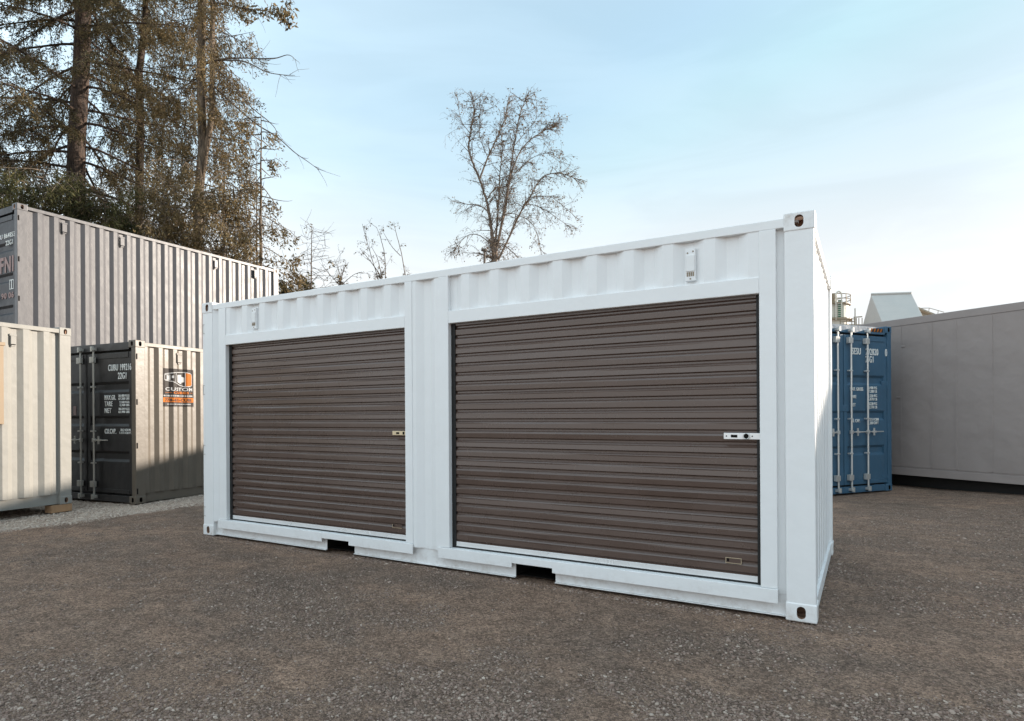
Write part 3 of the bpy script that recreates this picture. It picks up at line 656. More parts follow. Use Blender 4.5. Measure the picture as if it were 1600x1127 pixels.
decal(sign, flat(polys=[poly([(.71, .09), (.86, .12), (.90, .17), (.90, .40), (.86, .44), (.71, .46)])]), M_SIGNO, .0045, fC, 'sign_panel', SX0, SX1)
decal(sign, flat([R_(0.005, .995, .765, .885)]), M_SIGNO, .0045, fC, 'sign_band', SX0, SX1)
wl = []
wl += line([(.13, .14), (.40, .10), (.70, .08), (.86, .11), (.905, .16), (.905, .41), (.86, .45), (.70, .47), (.45, .40), (.30, .34), (.10, .31), (.08, .31), (.08, .16), (.13, .14)], .012)
wl += line([(.40, .10), (.38, .37)], .009) + line([(.705, .09), (.705, .47)], .009) + line([(.08, .17), (.24, .17), (.24, .30), (.08, .30)], .009)
wl += [poly([(.15, .18), (.23, .19), (.23, .30), (.15, .29)]), poly([(.28, .19), (.33, .18), (.33, .25), (.28, .25)]),
       poly([(.44, .16), (.60, .15), (.60, .20), (.68, .22), (.68, .34), (.60, .36), (.60, .40), (.44, .35)])]
wm = MB()
for i, P in enumerate(wl): wm.add([(x, 0, z) for x, z in P], [[tuple(range(len(P)))]])
decal(sign, wm, M_SIGNW, .0058, fC, 'emblem', SX0, SX1)
def sign_text(s, u0, u1, v0, v1, mat, bold=.0, off=.0058):
    me = text_mesh(s, mat, bold); a, b = S(u0, v1); c, d = S(u1, v0)
    v = np.zeros(len(me.vertices)*3, np.float32); me.vertices.foreach_get('co', v); v = v.reshape(-1, 3)
    w = np.stack([a+v[:, 0]*(c-a), v[:, 2]*0, b+v[:, 1]*(d-b)], 1); me.vertices.foreach_set('co', w.ravel().astype(np.float32))
    bm = bmesh.new(); bm.from_mesh(me); bmesh.ops.remove_doubles(bm, verts=bm.verts, dist=1e-6); bm.to_mesh(me); bm.free()
    decal(sign, me, mat, off, fC, 'sign_text', SX0, SX1)
sign_text('CUSTOM', .11, .93, .495, .585, M_SIGNW, .026)
sign_text('CUBES', .32, .80, .60, .665, M_SIGNO, .04)
sign_text('778-653-CUBE', .10, .90, .785, .868, M_SIGNB, .03, .0072)
tm = [R_(.10, .28, .628, .636), R_(.84, .95, .628, .636)]
decal(sign, flat(tm), M_SIGNO, .0058, fC, 'sign_rule', SX0, SX1)
rr = []; u = .03
while u < .94: w = random.uniform(.012, .03); rr.append(R_(u, u+w, .697, .735)); u += w+random.choice((.006, .007, .018))
u = .16
while u < .86: w = random.uniform(.012, .028); rr.append(R_(u, u+w, .925, .950)); u += w+random.choice((.006, .014))
decal(sign, flat(rr), M_SIGNW, .0058, fC, 'small_print', SX0, SX1)

# ---- beige container at the left edge of the view, on timber
ya = RAD(96.85); ca, sa = math.cos(ya), math.sin(ya); A0 = (-3.675-L20*ca, .435-L20*sa, .050)
CA = container('shipping_container', 'pale beige container with a tan framed opening, resting on a timber block', 'container', A0, ya, L20, H20, M_BEIGE, 'beige',
               phase=L20-.395-.278*20, pockets=False, matin=M_RUST, end_doors=False, endmat=M_BEIGE)
rA = CA[0]
vent(rA, L20-.845, 2.275, M_BEIGE, .07, .115)
wf = MB(); x1 = L20-.940; x0 = x1-1.5
wf.box(x1-.07, x1, -.012, .05, 1.185, 2.245); wf.box(x0, x0+.07, -.012, .05, 1.185, 2.245); wf.box(x0+.07, x1-.07, -.012, .05, 1.185, 1.255); wf.box(x0+.07, x1-.07, -.012, .05, 2.175, 2.245)
win = wf.build('window_frame', M_TAN, rA, bevel=.004)
MB().box(x0-.02, x1+.018, -.022, .01, 2.246, 2.290).build('window_trim', M_TAN, win, bevel=.003)
MB().box(x0+.07, x1-.07, .010, .022, 1.255, 2.175).build('window_shutter', M_BRONZE, win)
t = L20-.15; b = MB().box(-.15, .15, -.06, .10, 0, .108).build('timber_block', M_WOOD, None, bevel=.005)
b.location = (A0[0]+t*ca-.065*sa, A0[1]+t*sa+.065*ca, -.060); b.rotation_euler = (0, 0, ya)
tag(b, 'short timber block under the corner of the pale beige container', 'timber block')

# ---- blue container
CE = container('shipping_container', 'tall blue container with white numbering and silver locking bars on its doors', 'container',
               (6.720, 9.053, -.055), RAD(145.26), L20, 2.896, M_BLUE, 'blue', hw=M_GALV, grooves=(.73, 1.33, 1.94), bars=((.668, 1.085), (1.415, 1.83)), matin=M_DARK, zhead=2.745)
rE, lvE, _ = CE
e0 = lvE[0]
rows(e0, [('SESU', 1.01, .79, 2.435, .115), ('292820', .66, .335, 2.435, .115), ('0', .150, .100, 2.435, .13), ('25G1', .665, .465, 2.305, .115),
          ('MAX. GROSS', 1.06, .735, 1.785, .060), ('TARE', 1.05, .91, 1.655, .055), ('NET', 1.05, .93, 1.515, .055),
          ('30.480 KG', .62, .375, 1.808, .050), ('67.200 LB', .62, .375, 1.748, .050), ('2.250 KG', .60, .375, 1.672, .050), ('5.070 LB', .60, .375, 1.612, .050),
          ('28.230 KG', .62, .375, 1.535, .050), ('62.270 LB', .62, .375, 1.475, .050),
          ('CU. CAP.', 1.05, .82, 1.242, .055), ('37.4 CBM', .57, .335, 1.260, .048), ('1.320 CUFT', .60, .335, 1.200, .048)], M_TXT, .0175)
hz = MB(); hz.box(.0085, .0097, .215, .615, 2.785, 2.845); stripe = hz.build('hazard_stripe', M_BLACK, rE)
hz = MB()
for k in range(5):
    y = .600-k*.082; hz.add([(.0080, y, 2.845), (.0080, y-.038, 2.845), (.0080, y-.005, 2.785), (.0080, y+.030 if k else y, 2.785)], [[(0, 1, 2, 3)]])
hz.build('hazard_mark', M_SIGNO, stripe)
for zz in (.25, 1.02, 1.90, 2.64):
    MB().box(.018, .046, .010, .24, zz-.035, zz+.035).build('door_hinge', M_BLUE, rE, bevel=.004)
MB().box(.015, .05, 1.10, 1.335, 1.40, 1.51).build('door_keeper', M_BLUE, rE, bevel=.006)

# ---- long grey refrigerated container on the right
FY = RAD(-36.47); fo = np.array([6.615, 9.985]) - 3.2*np.array([math.cos(FY), math.sin(FY)])
LF, HF = 12.19, 2.896
rF = empty('refrigerated_container', (fo[0], fo[1], .168), FY); tag(rF, 'long smooth grey refrigerated container raised off the ground behind the blue doors', 'container')
bodymb = MB(); seams = [3.2+s for s in (-2.7, -2.15, -1.75, -1.2, -.78, -.24, .32, .864, 1.268, 1.814, 2.36, 2.77, 3.31, 3.86, 4.27, 4.8, 5.35, 5.76, 6.3, 6.85, 7.3, 7.8)]
sx = [.17]+seams+[LF-.17]
for i in range(len(sx)-1):
    bodymb.box(sx[i]+(.004 if i else 0), sx[i+1]-.004, .014+.0016*(i % 3), .06, .158, HF-.137)
bodymb.box(.17, LF-.17, .022, .05, .150, HF-.136); side = bodymb.build('side_panel', M_REEF, rF, bevel=.002)
b2 = MB()
for i in range(1, len(sx)-1):
    b2.box(sx[i]-.016, sx[i]+.016, .0095, .0138, .170, HF-.150)
b2.build('panel_seam', M_REEF, side, bevel=.002)
MB().box(.17, LF-.17, .009, .09, HF-.135, HF-.004).build('top_rail', M_REEF, rF, bevel=.008)
b3 = MB(); b3.box(.17, LF-.17, .010, .07, .0, .135); b3.box(.17, LF-.17, .018, .07, .135, .150); b3.build('bottom_rail', M_REEF, rF, bevel=.006)
b4 = MB(); b4.box(.02, LF-.02, 2.36, 2.42, .02, HF-.02); b4.build('side_panel', M_REEF, rF)
b4 = MB(); b4.box(.05, LF-.05, .09, 2.36, HF-.03, HF-.012); b4.build('roof', M_REEF, rF)
b4 = MB(); b4.box(.05, LF-.05, .09, 2.36, .01, .12); b4.build('floor', M_DARK, rF)
b4 = MB(); b4.box(.012, .05, .11, 2.33, .12, HF-.03); b4.build('end_wall', M_REEF, rF); b4 = MB(); b4.box(LF-.05, LF-.012, .11, 2.33, .12, HF-.03); b4.build('end_wall', M_REEF, rF)
fmF = fitting('reef', M_REEF, M_DARK)
for ix in (0, 1):
    for iy in (0, 1):
        for iz in (0, 1):
            o = link('corner_fitting', fmF, None, rF); o.location = (LF*ix, 2.438*iy, HF*iz); o.scale = (1-2*ix, 1-2*iy, 1-2*iz)
        x0, x1 = ((.004, .165), (LF-.165, LF-.004))[ix]; y0, y1 = ((.004, .11), (2.33, 2.434))[iy]
        MB().box(x0, x1, y0, y1, .118, HF-.118).build('corner_post', M_REEF, rF, bevel=.006)
dn = MB(); a = np.linspace(0, 1, 9)
for (xx, zz) in ((3.2+.35, 2.38), (3.2+.26, 1.44)):
    q = MB(); q.box(xx-.02, xx+.05, .006, .0135, zz-.02, zz+.012); q.build('dent_patch', M_REEF, side, bevel=.004)
for yy in (.26, 1.15, 2.05):
    MB().box(.25, LF-.25, yy, yy+.16, -.215, .012).build('gap_block_rail', M_BLACK, rF, bevel=.006)  # black rails added to block light under the floor and keep the gap dark

# ------------------------------------------------------------------ works buildings behind
def prism6(name, pts, mat, parent):
    bm = bmesh.new(); vs_ = [bm.verts.new(p) for p in pts]; bmesh.ops.convex_hull(bm, input=vs_); bmesh.ops.recalc_face_normals(bm, faces=bm.faces)
    bmesh.ops.dissolve_limit(bm, angle_limit=.02, verts=bm.verts, edges=bm.edges)
    me = bpy.data.meshes.new(name); bm.to_mesh(me); bm.free(); return link(name, me, mat, parent, .02)
R1, R2 = px(1361, 461, 25.4), px(1424.5, 459, 24.6); E1, E2 = px(1379, 500, 23.6), px(1441, 491, 22.9)
E1 = px(1378, 503, 23.6); E2 = px(1443, 496, 22.9); G1, G2 = px(1348, 508, 26.6), px(1400, 508, 26.0)
c0 = (E1+E2+G1+G2)/4
shed = empty('works_shed', (c0[0], c0[1], 0)); tag(shed, 'pale metal shed with a steep pitched roof showing above the grey refrigerated container', 'shed')
o_ = np.array([c0[0], c0[1], 0])
prism6('roof', [tuple(p-o_) for p in (R1, R2, E1, E2, G1, G2)], M_SHED, shed)
base = []
for p in (E1, E2, G1, G2):
    q = c0+(p-c0)*.93; base += [tuple(np.array([q[0], q[1], min(E1[2], E2[2], G1[2])-.05])-o_), tuple(np.array([q[0], q[1], -.3])-o_)]
prism6('wall', base, M_SHED, shed)
tr = MB(); tr.tube([R1-o_+[0, 0, .02], R2-o_+[0, 0, .02]], .05, 8); tr.build('ridge_cap', M_SHED, shed)
# silo
sc = px(1296, 640, 30.); sz = lambda v: float(px(1300, v, 29.)[2])
silo = empty('silo', (sc[0], sc[1], 0)); tag(silo, 'pale round silo with guard rails and a ladder hoop above the blue container', 'silo')
body = MB(); body.tube([(0, 0, -.3), (0, 0, sz(497)), (0, 0, sz(473))], .80, 28); body.build('tank', M_SILO, silo)
b = MB(); b.tube([(0, 0, sz(498)), (0, 0, sz(495.5))], .95, 28); b.tube([(0, 0, sz(473.5)), (0, 0, sz(472))], .90, 28); b.build('platform', M_STEELBR, silo)
rl = MB(); a = np.linspace(0, 2*math.pi, 33)
for v in (465, 458): rl.tube(np.stack([.88*np.cos(a), .88*np.sin(a), np.full(33, sz(v))], 1), .02, 5, cap=False)
for k in range(10): t = k*2*math.pi/10; rl.tube([(.88*math.cos(t), .88*math.sin(t), sz(472)), (.88*math.cos(t), .88*math.sin(t), sz(458))], .018, 5)
rl.build('guard_rail', M_STEELBR, silo)
def siloP(u, v, d=29.1): return px(u, v, d)-np.array([sc[0], sc[1], 0])
ld = MB(); a = np.linspace(0, math.pi, 13)
ld.tube([siloP(1310.5-4.6*math.cos(t), 463-7.5*math.sin(t)) for t in a], .035, 6)
for u in (1306.2, 1315.0): ld.tube([siloP(u, 463), siloP(u, 500)], .03, 6)
for v in range(466, 500, 3): ld.tube([siloP(1306.2, v), siloP(1315, v)], .015, 5)
ld.build('ladder', M_SILO, silo)
q = MB(); q.box(-.12, .12, -.01, .01, -.5, .5); mk = q.build('marking', M_GREEN, silo); p = siloP(1313, 485, 29.18); mk.location = p; mk.rotation_euler = (0, 0, YAW); mk.scale = (.8, 1, .9)
q = MB(); p = siloP(1304, 470, 29.6)
q.box(p[0]-.25, p[0]+.1, p[1]-.2, p[1]+.2, sz(472), sz(456)); q.build('filter_box', M_STEELBR, silo)
# walkway railing
wp = px(1325, 640, 27.); walk = empty('walkway', (wp[0], wp[1], 0)); tag(walk, 'small steel walkway with brown guard rails between the silo and the shed', 'walkway')
o_ = np.array([wp[0], wp[1], 0]); w = MB()
for v in (499, 503): w.tube([px(1312, v, 27.)-o_, px(1335, v-.5, 27.)-o_], .02, 5)
w.tube([px(1334, 496, 27.)-o_, px(1347, 495, 27.)-o_], .025, 5)
for u in (1313, 1323, 1331, 1335, 1338, 1342, 1347): w.tube([px(u, 497, 27.)-o_, px(u, 512, 27.)-o_], .018, 5)
w.build('guard_rail', M_STEELBR, walk)
w = MB(); w.tube([px(1336, 482, 27.)-o_, px(1336, 512, 27.)-o_], .03, 6); w.build('pipe', M_GALVD, walk)
w = MB(); pa = px(1309, 512, 27.)-o_; pb = px(1349, 512, 27.)-o_; w.tube([pa, pb], .14, 4)
for p in (pa, pb): w.tube([p, (p[0], p[1], -.2)], .08, 6)
w.build('deck', M_STEELBR, walk)
# conveyor
cp = px(1450, 640, 26.); cv = empty('conveyor', (cp[0], cp[1], 0)); tag(cv, 'thin brown conveyor gantry with a hand rail rising behind the shed', 'conveyor'); o_ = np.array([cp[0], cp[1], 0])
w = MB(); w.tube([px(1428, 481, 26.)-o_, px(1475, 500, 26.)-o_], .09, 6); w.tube([px(1430, 488, 26.)-o_, px(1475, 503, 26.)-o_], .05, 6); w.build('beam', M_STEELBR, cv)
w = MB(); w.tube([px(1432, 482, 26.)-o_, px(1452, 481.5, 26.)-o_, px(1475, 488, 26.)-o_], .016, 5)
for u, v in ((1452, 481.5), (1440, 482), (1466, 486)): w.tube([px(u, v, 26.)-o_, px(u-2, v+12, 26.)-o_], .014, 5)
w.build('guard_rail', M_GALVD, cv)
w = MB()
for u in (1432, 1470): p = px(u, 497, 26.)-o_; w.tube([p, (p[0], p[1], -.2)], .07, 6)
w.build('support', M_STEELBR, cv)

# ------------------------------------------------------------------ trees
def leaves(mb, C, size, asp=.4, droop=.0, tone=None, base=None, flat=0.):
    """small kinked leaf blades at points C"""
    C = np.asarray(C); n = len(C)
    D = rng.normal(0, 1, (n, 3)); D[:, 2] = D[:, 2]*(1-flat)-droop
    if base is not None: D += base
    D /= np.linalg.norm(D, axis=1)[:, None]+1e-9
    R = rng.normal(0, 1, (n, 3)); Sd = np.cross(D, R); Sd /= np.linalg.norm(Sd, axis=1)[:, None]+1e-9
    l = size*rng.uniform(.6, 1.35, (n, 1)); w = l*asp*rng.uniform(.7, 1.3, (n, 1))
    V = np.stack([C, C+D*l*.5+Sd*w*.5, C+D*l, C+D*l*.45-Sd*w*.5], 1).reshape(-1, 3)
    i = np.arange(n)*4
    t = rng.uniform(0, 1, n) if tone is None else tone
    mb.add(V, [np.stack([i, i+1, i+2, i+3], 1)], np.repeat(t, 4))
def curve(p0, d0, L, n, sag=0, up_=0, wig=.06):
    P = [np.array(p0, float)]; d = np.array(d0, float); d /= np.linalg.norm(d); s = L/(n-1)
    for i in range(n-1):
        t = i/(n-1); d = d+np.array([0, 0, -sag*(1-t)+up_*t])/n*2+rng.normal(0, wig, 3); d /= np.linalg.norm(d); P.append(P[-1]+d*s)
    return np.array(P)
TOCAM = -fw
def tree_root(name, label, cat, base, group=None):
    r = empty(name, (base[0], base[1], float(ground_z(base[0], base[1]))-.05)); tag(r, label, cat, group); return r
def finish(root, trunk, limb, crown, mb_, mf, deadm=None):
    o = np.array(root.location)
    for mb in (trunk, limb, crown):
        if mb is not None: mb.v = [v-o for v in mb.v]
    t = trunk.build('trunk', mb_, root, smooth=True)
    if limb is not None and limb.v: limb.build('limbs', mb_, root, smooth=True)
    if crown is not None and crown.v: crown.build('crown', mf, root, tone=True)
def trunk_path(u0, v0, u1, v1, d, ztop, n=14, wig=.03):
    a = px(u0, v0, d); b = px(u1, v1, d); k = (b-a)/(b[2]-a[2]); zs = np.linspace(-.3, ztop, n)
    P = a[None]+(zs-a[2])[:, None]*k[None]; P[:, :2] += rng.normal(0, wig, (n, 2)); return P
def conifer(name, label, u0, v0, u1, v1, d, ztop, r0, r1, zlow, blen, nb, leafsize, mfol, mbark, sag=.5, upt=.5, drop=.35, dens=1., sec=10, side=None, asp=.42, dead=0, lows=None, group=None, forks=(), t0=.28, open_=0.):
    P = trunk_path(u0, v0, u1, v1, d, ztop); base = P[0]
    root = tree_root(name, label, 'tree', base, group); tr = MB(); lb = MB(); cr = MB()
    rad = np.interp(np.linspace(0, 1, len(P)), [0, .08, .6, 1], [r0*1.35, r0, r0*.6+r1*.4, r1]); tr.tube(P, rad, 14)
    for (fu, fv, fr, fz) in forks:
        q = px(fu, fv, d); z1 = fz; A = np.array([np.interp(q[2]-2.5, P[:, 2], P[:, k]) for k in range(3)]); tr.tube([A, (q[0], q[1], q[2]), (q[0]+.1, q[1], (q[2]+z1)/2), (q[0], q[1]+.1, z1)], [fr, fr, fr*.7, fr*.3], 8)
    at = lambda z: np.array([np.interp(z, P[:, 2], P[:, k]) for k in range(3)])
    for i in range(nb):
        f = (i+rng.random())/nb; z = zlow+(ztop-.12-zlow)*f**.9
        a = i*2.39996+rng.normal(0, .35); k = max(.12, 1-(z-zlow)/(ztop-zlow)); Lb = blen*(.35+.65*k**.7)*rng.uniform(.65, 1.15)
        dirn = np.array([math.cos(a), math.sin(a), rng.uniform(-.05, .25)])
        if side is not None and rng.random() < .35 and np.dot(dirn, side) < 0: dirn[:2] *= -1
        if rng.random() < open_ and dirn[:2] @ TOCAM[:2] > .45: continue
        B = curve(at(z), dirn, Lb, 8, sag, upt, .05); rb = max(.018, r0*.17*(.4+.6*k)); lb.tube(B, np.linspace(rb, rb*.2, 8), 5)
        if rng.random() < dead: continue
        for j in range(sec):
            t = t0+(.99-t0)*(j+rng.random())/sec; p = np.array([np.interp(t, np.linspace(0, 1, 8), B[:, q]) for q in range(3)])
            tan = B[min(7, int(t*7)+1)]-B[int(t*7)]; tan /= np.linalg.norm(tan)+1e-9; sd = np.cross(tan, [0, 0, 1.])*(1 if j % 2 else -1)
            dd = tan*.65+sd*rng.uniform(.5, 1.)+np.array([0, 0, -drop*rng.uniform(.3, 1.6)]); Ls = Lb*.33*(1.15-t*.7)*rng.uniform(.6, 1.2)+.18
            Sx = curve(p, dd, Ls, 5, drop*1.5, 0, .07); lb.tube(Sx, np.linspace(rb*.3+.004, .004, 5), 3, cap=False)
            m = int(dens*(10+Ls*36)*rng.uniform(.5, 1.3))
            tt = rng.random(m)**.8; C = np.stack([np.interp(tt, np.linspace(0, 1, 5), Sx[:, q]) for q in range(3)], 1)+rng.normal(0, .055, (m, 3))*[1, 1, .8]
            C[:, 2] -= np.abs(rng.normal(0, drop*.22, m))
            cl = rng.uniform(0, 1); leaves(cr, C, leafsize, asp, drop, np.clip(cl*.55+rng.uniform(0, .5, m), 0, 1), base=(tan*.5)[None])
    finish(root, tr, lb, cr, mbark, mfol); return root
TOCAM = -fw
conifer('fir_tree', 'tall fir with a thick reddish brown trunk and broad drooping limbs',
        118, 300, 131, 10, 20., 27, .31, .06, 5.6, 5.2, 150, .108, M_FIR, M_BARK, sag=.62, upt=.5, drop=.34, dens=2.9, sec=14, asp=.22, t0=.12, open_=.30)
conifer('cedar_tree', 'dense brown cedar with two slim pale trunks and long bare limbs reaching right',
        309, 380, 313, 60, 19., 25, .155, .05, 2.4, 2.25, 165, .108, M_CEDAR, M_BARKC, sag=.5, upt=.35, drop=.9, dens=2.3, sec=11, asp=.22, forks=((331, 180, .085, 20.),), t0=.14, open_=.25)
conifer('cedar_tree', 'dark trunked cedar standing between the thick fir trunk and the tall brown cedar',
        217, 320, 222, 120, 22.5, 22, .17, .05, 3.0, 2.9, 105, .115, M_FIR, M_BARK, sag=.6, upt=.3, drop=.6, dens=2.1, sec=10, asp=.23, t0=.15, open_=.2)
conifer('cedar_tree', 'dense dark green tree at the left edge, left of the thick fir trunk',
        -52, 330, -47, 50, 18., 21, .22, .05, 2.4, 2.6, 80, .11, M_FIR, M_BARK, sag=.5, upt=.4, drop=.5, dens=2.5, sec=11, asp=.23)
conifer('young_cedar', 'low green young cedar directly behind the near end of the grey stacked container',
        66, 330, 66, 290, 16.5, 7.9, .07, .005, 2.6, 2.6, 80, .11, M_YEW, M_BARKC, sag=.5, upt=.4, drop=.5, dens=1.8, sec=9, asp=.24)
conifer('young_cedar', 'low dark young cedar behind the grey container, just right of the thick fir trunk',
        165, 330, 165, 300, 17., 7.5, .07, .005, 2.6, 2.3, 66, .11, M_YEW, M_BARKC, sag=.5, upt=.4, drop=.5, dens=1.5, sec=9, asp=.24)
conifer('cedar_tree', 'thin cedar with loose low foliage above the far end of the grey container',
        407, 420, 408, 200, 18., 9.9, .07, .010, 3.2, 1.45, 60, .12, M_CEDAR, M_BARKC, sag=.7, upt=1.1, drop=.55, dens=1.0, sec=7, dead=.50, asp=.3)
conifer('young_cedar', 'bushy brown cedar with hanging sprays filling the gap right of the tall cedar',
        350, 430, 350, 330, 17.5, 8.2, .08, .006, 2.5, 1.75, 80, .12, M_CEDAR, M_BARKC, sag=.5, upt=.5, drop=.8, dens=.95, sec=8, asp=.24)
conifer('young_cedar', 'bushy cedar tangle behind the middle of the grey stacked container',
        258, 430, 258, 330, 17.5, 8.0, .08, .006, 2.5, 2.0, 62, .12, M_CEDAR, M_BARKC, sag=.5, upt=.5, drop=.7, dens=.95, sec=8, asp=.24)
def catcurve(pts, n=24):
    P = np.array(pts, float); t = np.linspace(0, len(P)-1, n); i = np.clip(t.astype(int), 0, len(P)-2); f = (t-i)[:, None]
    g = lambda k: P[np.clip(k, 0, len(P)-1)]
    p0, p1, p2, p3 = g(i-1), g(i), g(i+1), g(i+2)
    return .5*((2*p1)+(-p0+p2)*f+(2*p0-5*p1+4*p2-p3)*f*f+(-p0+3*p1-3*p2+p3)*f**3)
# bare dead limbs reaching out of the tall cedar
dead = MB(); dleaf = MB()
for pts, r in (([(300, 112, 19), (335, 95, 18.9), (375, 91, 18.8), (425, 92, 18.7), (450, 86, 18.6), (462, 94, 18.6)], .03),
               ([(335, 95, 19), (380, 96, 18.6), (415, 112, 18.4), (440, 117, 18.3), (461, 118, 18.3)], .022),
               ([(350, 45, 19), (375, 68, 18.7), (395, 85, 18.5), (410, 99, 18.4)], .014),
               ([(330, 100, 19), (362, 130, 18.6), (390, 165, 18.3), (420, 190, 18.2), (431, 203, 18.1), (431, 213, 18.1)], .022),
               ([(330, 130, 19), (370, 168, 18.6), (402, 195, 18.3), (433, 214, 18.1), (460, 238, 17.9), (480, 252, 17.8), (499, 266, 17.8)], .026),
               ([(340, 5, 19), (385, 14, 18.5), (420, 18, 18.3), (447, 27, 18.2)], .028)):
    P = catcurve([px(*p) for p in pts]); dead.tube(P, np.linspace(r, .006, len(P)), 5)
    for k in range(10):
        i = rng.integers(8, 23); dv = P[i]-P[i-1]; dv = dv/np.linalg.norm(dv)+rng.normal(0, .6, 3); Q = curve(P[i], dv, rng.uniform(.2, .7), 5, .3, .5, .12); dead.tube(Q, np.linspace(.007, .003, 5), 3)
P = catcurve([px(*p) for p in [(340, 5, 19), (385, 14, 18.5), (420, 18, 18.3), (447, 27, 18.2)]])
for k in range(16):
    i = rng.integers(9, 24); c = P[i]+rng.normal(0, .12, 3); leaves(dleaf, c+rng.normal(0, .07, (26, 3)), .15, .35, .8)
cedar = [o for o in bpy.data.objects if o.get('label', '').startswith('dense brown cedar')][0]; o3 = np.array(cedar.location)
dead.v = [v-o3 for v in dead.v]; dleaf.v = [v-o3 for v in dleaf.v]
dead.build('dead_limbs', M_BARKG, cedar, smooth=True); dleaf.build('hanging_spray', M_CEDAR, cedar, tone=True)
# fine twigs on thin trees
def bare_conifer(label, u, vt, d, r, w, n, tufts=0, lean=0, vb=460):
    zt = float(px(u, vt, d)[2]); P = trunk_path(u, vb, u+lean, vt, d, zt, 12, .01); root = tree_root('bare_conifer', label, 'tree', P[0])
    tr = MB(); lb = MB(); cr = MB(); tr.tube(P, np.linspace(r, r*.12, 12), 7)
    for i in range(n):
        z = 2.0+(zt-2.1)*(i+rng.random())/n; k = 1-(z-2)/(zt-2); p = np.array([np.interp(z, P[:, 2], P[:, q]) for q in range(3)]); a = rng.uniform(0, 6.283)
        B = curve(p, (math.cos(a), math.sin(a), rng.uniform(-.1, .5)), w*(.2+.8*k)*rng.uniform(.5, 1.1), 6, .3, .5, .06); lb.tube(B, np.linspace(.012*(.5+k), .004, 6), 3)
        for j in range(3):
            q = B[rng.integers(2, 6)]; Q = curve(q, rng.normal(0, 1, 3)+(B[-1]-B[0])*.8, rng.uniform(.15, .5)*w*.5, 4, .2, .2, .1); lb.tube(Q, [.006, .005, .004, .003], 3)
            if rng.random() < tufts: leaves(cr, Q[-1]+rng.normal(0, .06, (14, 3)), .11, .4, .4)
    finish(root, tr, lb, cr, M_BARKG, M_CEDAR)
bare_conifer('slender dead conifer with bare twiggy top beside the tall brown cedar', 401, 218, 18.6, .05, .9, 40, .05)
bare_conifer('bare larch shaped tree with spreading fine twigs, left of the thin leafy saplings', 487, 352, 21., .07, 2.3, 110, .05)
bare_conifer('small straight sapling with a few clumps of foliage beside the end of the grey container', 458, 398, 20., .03, .8, 26, .9)
bare_conifer('thin leaning stem close behind the sapling with foliage clumps', 463, 400, 20.4, .025, .5, 14, .6)
# broadleaf, almost bare
def broadleaf(label, stems, d, sub, leafn, cat='tree', name='bare_tree', tw=.55, rl=.004, leafs=.09, dep=.12, group=None, mf=None, mb=None):
    rnd = rng
    base = px(stems[0][0][0][0], stems[0][0][0][1], d); base = np.array([base[0], base[1], 0])
    root = tree_root(name, label, cat, base, group); tr = MB(); lb = MB(); cr = MB(); paths = []
    for si, (pts, r0, r1) in enumerate(stems):
        off = rnd.uniform(-1, 1)*dep*d*.12; L_ = [px(u, v, d+off*(k/len(pts))) for k, (u, v) in enumerate(pts)]
        if si == 0: L_ = [np.array([L_[0][0], L_[0][1], -.2])]+L_
        P = catcurve(L_, 8+6*len(pts)); P += rnd.normal(0, .010 if r0 > .06 else .003, P.shape); (tr if si == 0 else lb).tube(P, np.linspace(r0, r1, len(P)), 8 if r0 > .04 else 6); paths.append((P, r0, r1, 6*(si == 0)))
    for (P, r0, r1, skip) in paths:
        Lp = np.linalg.norm(np.diff(P, axis=0), axis=1).sum(); nn = int(sub*Lp)
        for k in range(nn):
            t = skip/len(P)+(1-skip/len(P))*rnd.uniform(.12, 1)**.8; i = min(len(P)-2, int(t*(len(P)-1))); tan = P[i+1]-P[i]; tan /= np.linalg.norm(tan)+1e-9
            dv = tan*1.0+rnd.normal(0, .72, 3)+np.array([0, 0, .15]); Lb = tw*rnd.uniform(.5, 1.9)*(1.15-.5*t)
            B = curve(P[i], dv, Lb, 7, .25, -.25 if rnd.random() < .5 else .25, .10); rb = min(.018, r0*.4); lb.tube(B, np.linspace(rb, rl, 7), 4, cap=False)
            for j in range(4):
                q = B[rnd.integers(2, 7)]; Q = curve(q, (B[-1]-B[0])/Lb*.8+rnd.normal(0, .6, 3), Lb*rnd.uniform(.3, .6), 5, .3, -.35, .12); lb.tube(Q, np.linspace(rl*1.1, rl*.7, 5), 3, cap=False)
                for _ in range(2):
                    q2 = Q[rnd.integers(1, 5)]; Q2 = curve(q2, (Q[-1]-Q[0])+rnd.normal(0, .25, 3)+[0, 0, -.1], Lb*rnd.uniform(.12, .3), 4, .5, -.3, .12); lb.tube(Q2, np.linspace(rl*.8, rl*.6, 4), 3, cap=False)
                    m = rnd.poisson(leafn)
                    if m: leaves(cr, Q2[rnd.integers(1, 4, m)]+rnd.normal(0, .03, (m, 3)), leafs, .45, .5)
    finish(root, tr, lb, cr, mb or M_TWIG, mf or M_DRYLEAF)
def z3(L_): return [(660+(370+(x-370)*.95)/3.313, 100+(1020-(1020-y)*.96)/3.313) for x, y in L_]
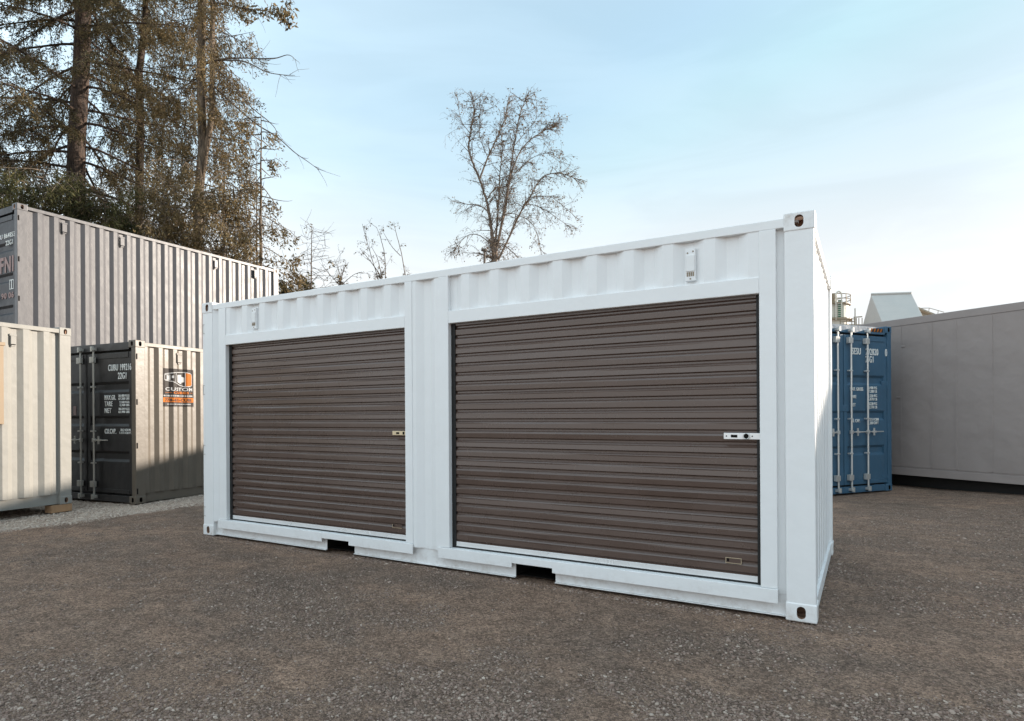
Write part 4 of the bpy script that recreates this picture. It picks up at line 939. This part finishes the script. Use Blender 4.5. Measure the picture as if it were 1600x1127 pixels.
ST = [(z3([(375, 1120), (374, 1020), (372, 930)]), .21, .17),
      (z3([(370, 1010), (362, 900), (352, 820), (330, 700), (292, 580), (238, 440), (242, 330), (262, 230), (252, 130)]), .14, .018),
      (z3([(292, 580), (330, 480), (380, 370), (430, 250), (455, 120)]), .075, .012),
      (z3([(372, 1000), (385, 850), (396, 700), (402, 560), (416, 420), (410, 300)]), .08, .012),
      (z3([(378, 980), (415, 800), (450, 600), (480, 400), (512, 230), (556, 125)]), .085, .012),
      (z3([(385, 960), (430, 750), (468, 540), (535, 400), (640, 320), (700, 300)]), .075, .012),
      (z3([(395, 1010), (450, 900), (512, 765), (570, 670), (638, 566), (740, 550), (850, 592)]), .085, .010),
      (z3([(566, 677), (620, 672), (690, 680), (800, 770)]), .035, .008), (z3([(545, 717), (600, 722), (680, 765), (790, 842)]), .035, .008),
      (z3([(334, 748), (290, 722), (225, 714), (150, 700)]), .045, .010), (z3([(348, 925), (290, 882), (235, 880), (190, 915), (160, 960)]), .04, .008),
      (z3([(352, 900), (430, 775), (520, 780), (590, 840), (625, 960)]), .035, .008), (z3([(345, 918), (420, 932), (500, 1000)]), .045, .02),
      (z3([(333, 690), (375, 632), (440, 615), (490, 540), (560, 480)]), .05, .010), (z3([(500, 540), (570, 470), (660, 440), (730, 470)]), .03, .008),
      (z3([(240, 330), (190, 260), (175, 150)]), .03, .008), (z3([(345, 480), (310, 400), (290, 320), (300, 200), (340, 110)]), .03, .008),
      (z3([(480, 400), (540, 330), (600, 250), (600, 150)]), .03, .008), (z3([(362, 1010), (330, 995), (282, 975)]), .05, .035)]
broadleaf('big nearly bare tree with forked trunk and fine twigs rising behind the white container', [(p, a*.54, b*.8) for (p, a, b) in ST], 26., 11.5, 1.0, tw=.53, leafs=.075, rl=.0042, mb=M_TWIG)
broadleaf('cluster of thin saplings with a few dry leaves behind the white container', [([(596, 470), (592, 430)], .025, .02), ([(592, 440), (586, 420), (574, 380), (566, 350)], .018, .006), ([(598, 440), (590, 405), (580, 385)], .016, .006),
          ([(602, 440), (601, 400), (594, 370), (588, 355)], .018, .006), ([(594, 430), (580, 410), (562, 388)], .02, .006)], 24., 2.6, 1.0, tw=.36, leafs=.085, rl=.003)
broadleaf('single thin sapling with scattered dry leaves, nearest the big bare tree', [([(634, 470), (633, 430)], .022, .018), ([(633, 430), (627, 395), (619, 365), (617, 355)], .018, .006), ([(626, 400), (612, 385), (600, 365)], .015, .006)], 24., 2.6, 1.0, tw=.36, leafs=.08, rl=.003)
broadleaf('low bare bush with pale twigs just right of the larch shaped tree', [([(532, 470), (532, 440)], .035, .03), ([(532, 440), (530, 425), (522, 405)], .02, .006), ([(532, 440), (538, 420), (545, 410)], .02, .006), ([(530, 445), (518, 432), (512, 425)], .015, .006), ([(534, 445), (552, 430), (566, 425)], .015, .006)], 24., 4.0, .5, name='bare_bush', cat='bush', tw=.42, leafs=.07)
broadleaf('small leafy bush at the foot of the larch shaped tree beside the container corner', [([(478, 470), (479, 455)], .03, .03), ([(479, 455), (482, 445)], .02, .01), ([(479, 455), (474, 442)], .02, .01)], 22., 7, 1.6, name='leafy_bush', cat='bush', tw=.25, leafs=.11, mf=M_YEW)
broadleaf('dark leafy bush low beside the far corner of the grey container', [([(444, 480), (444, 455)], .03, .03), ([(444, 455), (450, 440)], .02, .01), ([(444, 455), (438, 442)], .02, .01), ([(444, 458), (456, 450)], .02, .01)], 20., 8, 1.6, name='leafy_bush', cat='bush', tw=.25, leafs=.11, mf=M_YEW)

# lamp post seen small beside the foot of the big bare tree
lp0 = px(757, 640, 24.); lamp = empty('street_lamp', (lp0[0], lp0[1], 0)); tag(lamp, 'small lamp post with a short arm just left of the big bare tree trunk', 'lamp post')
o_ = np.array([lp0[0], lp0[1], 0]); w = MB(); w.tube([(0, 0, -.1), tuple(px(757, 391, 24.)-o_)], .04, 8); w.build('pole', M_BARKG, lamp)
w = MB(); w.tube([px(757, 391.5, 24.)-o_, px(766, 393.5, 24.)-o_], .03, 6); w.build('arm', M_BARKG, lamp)
w = MB(); w.tube([px(752, 390.5, 24.)-o_, px(759, 391.5, 24.)-o_, px(761, 392, 24.)-o_], [.05, .07, .03], 8); w.build('lamp_head', M_BARKG, lamp)
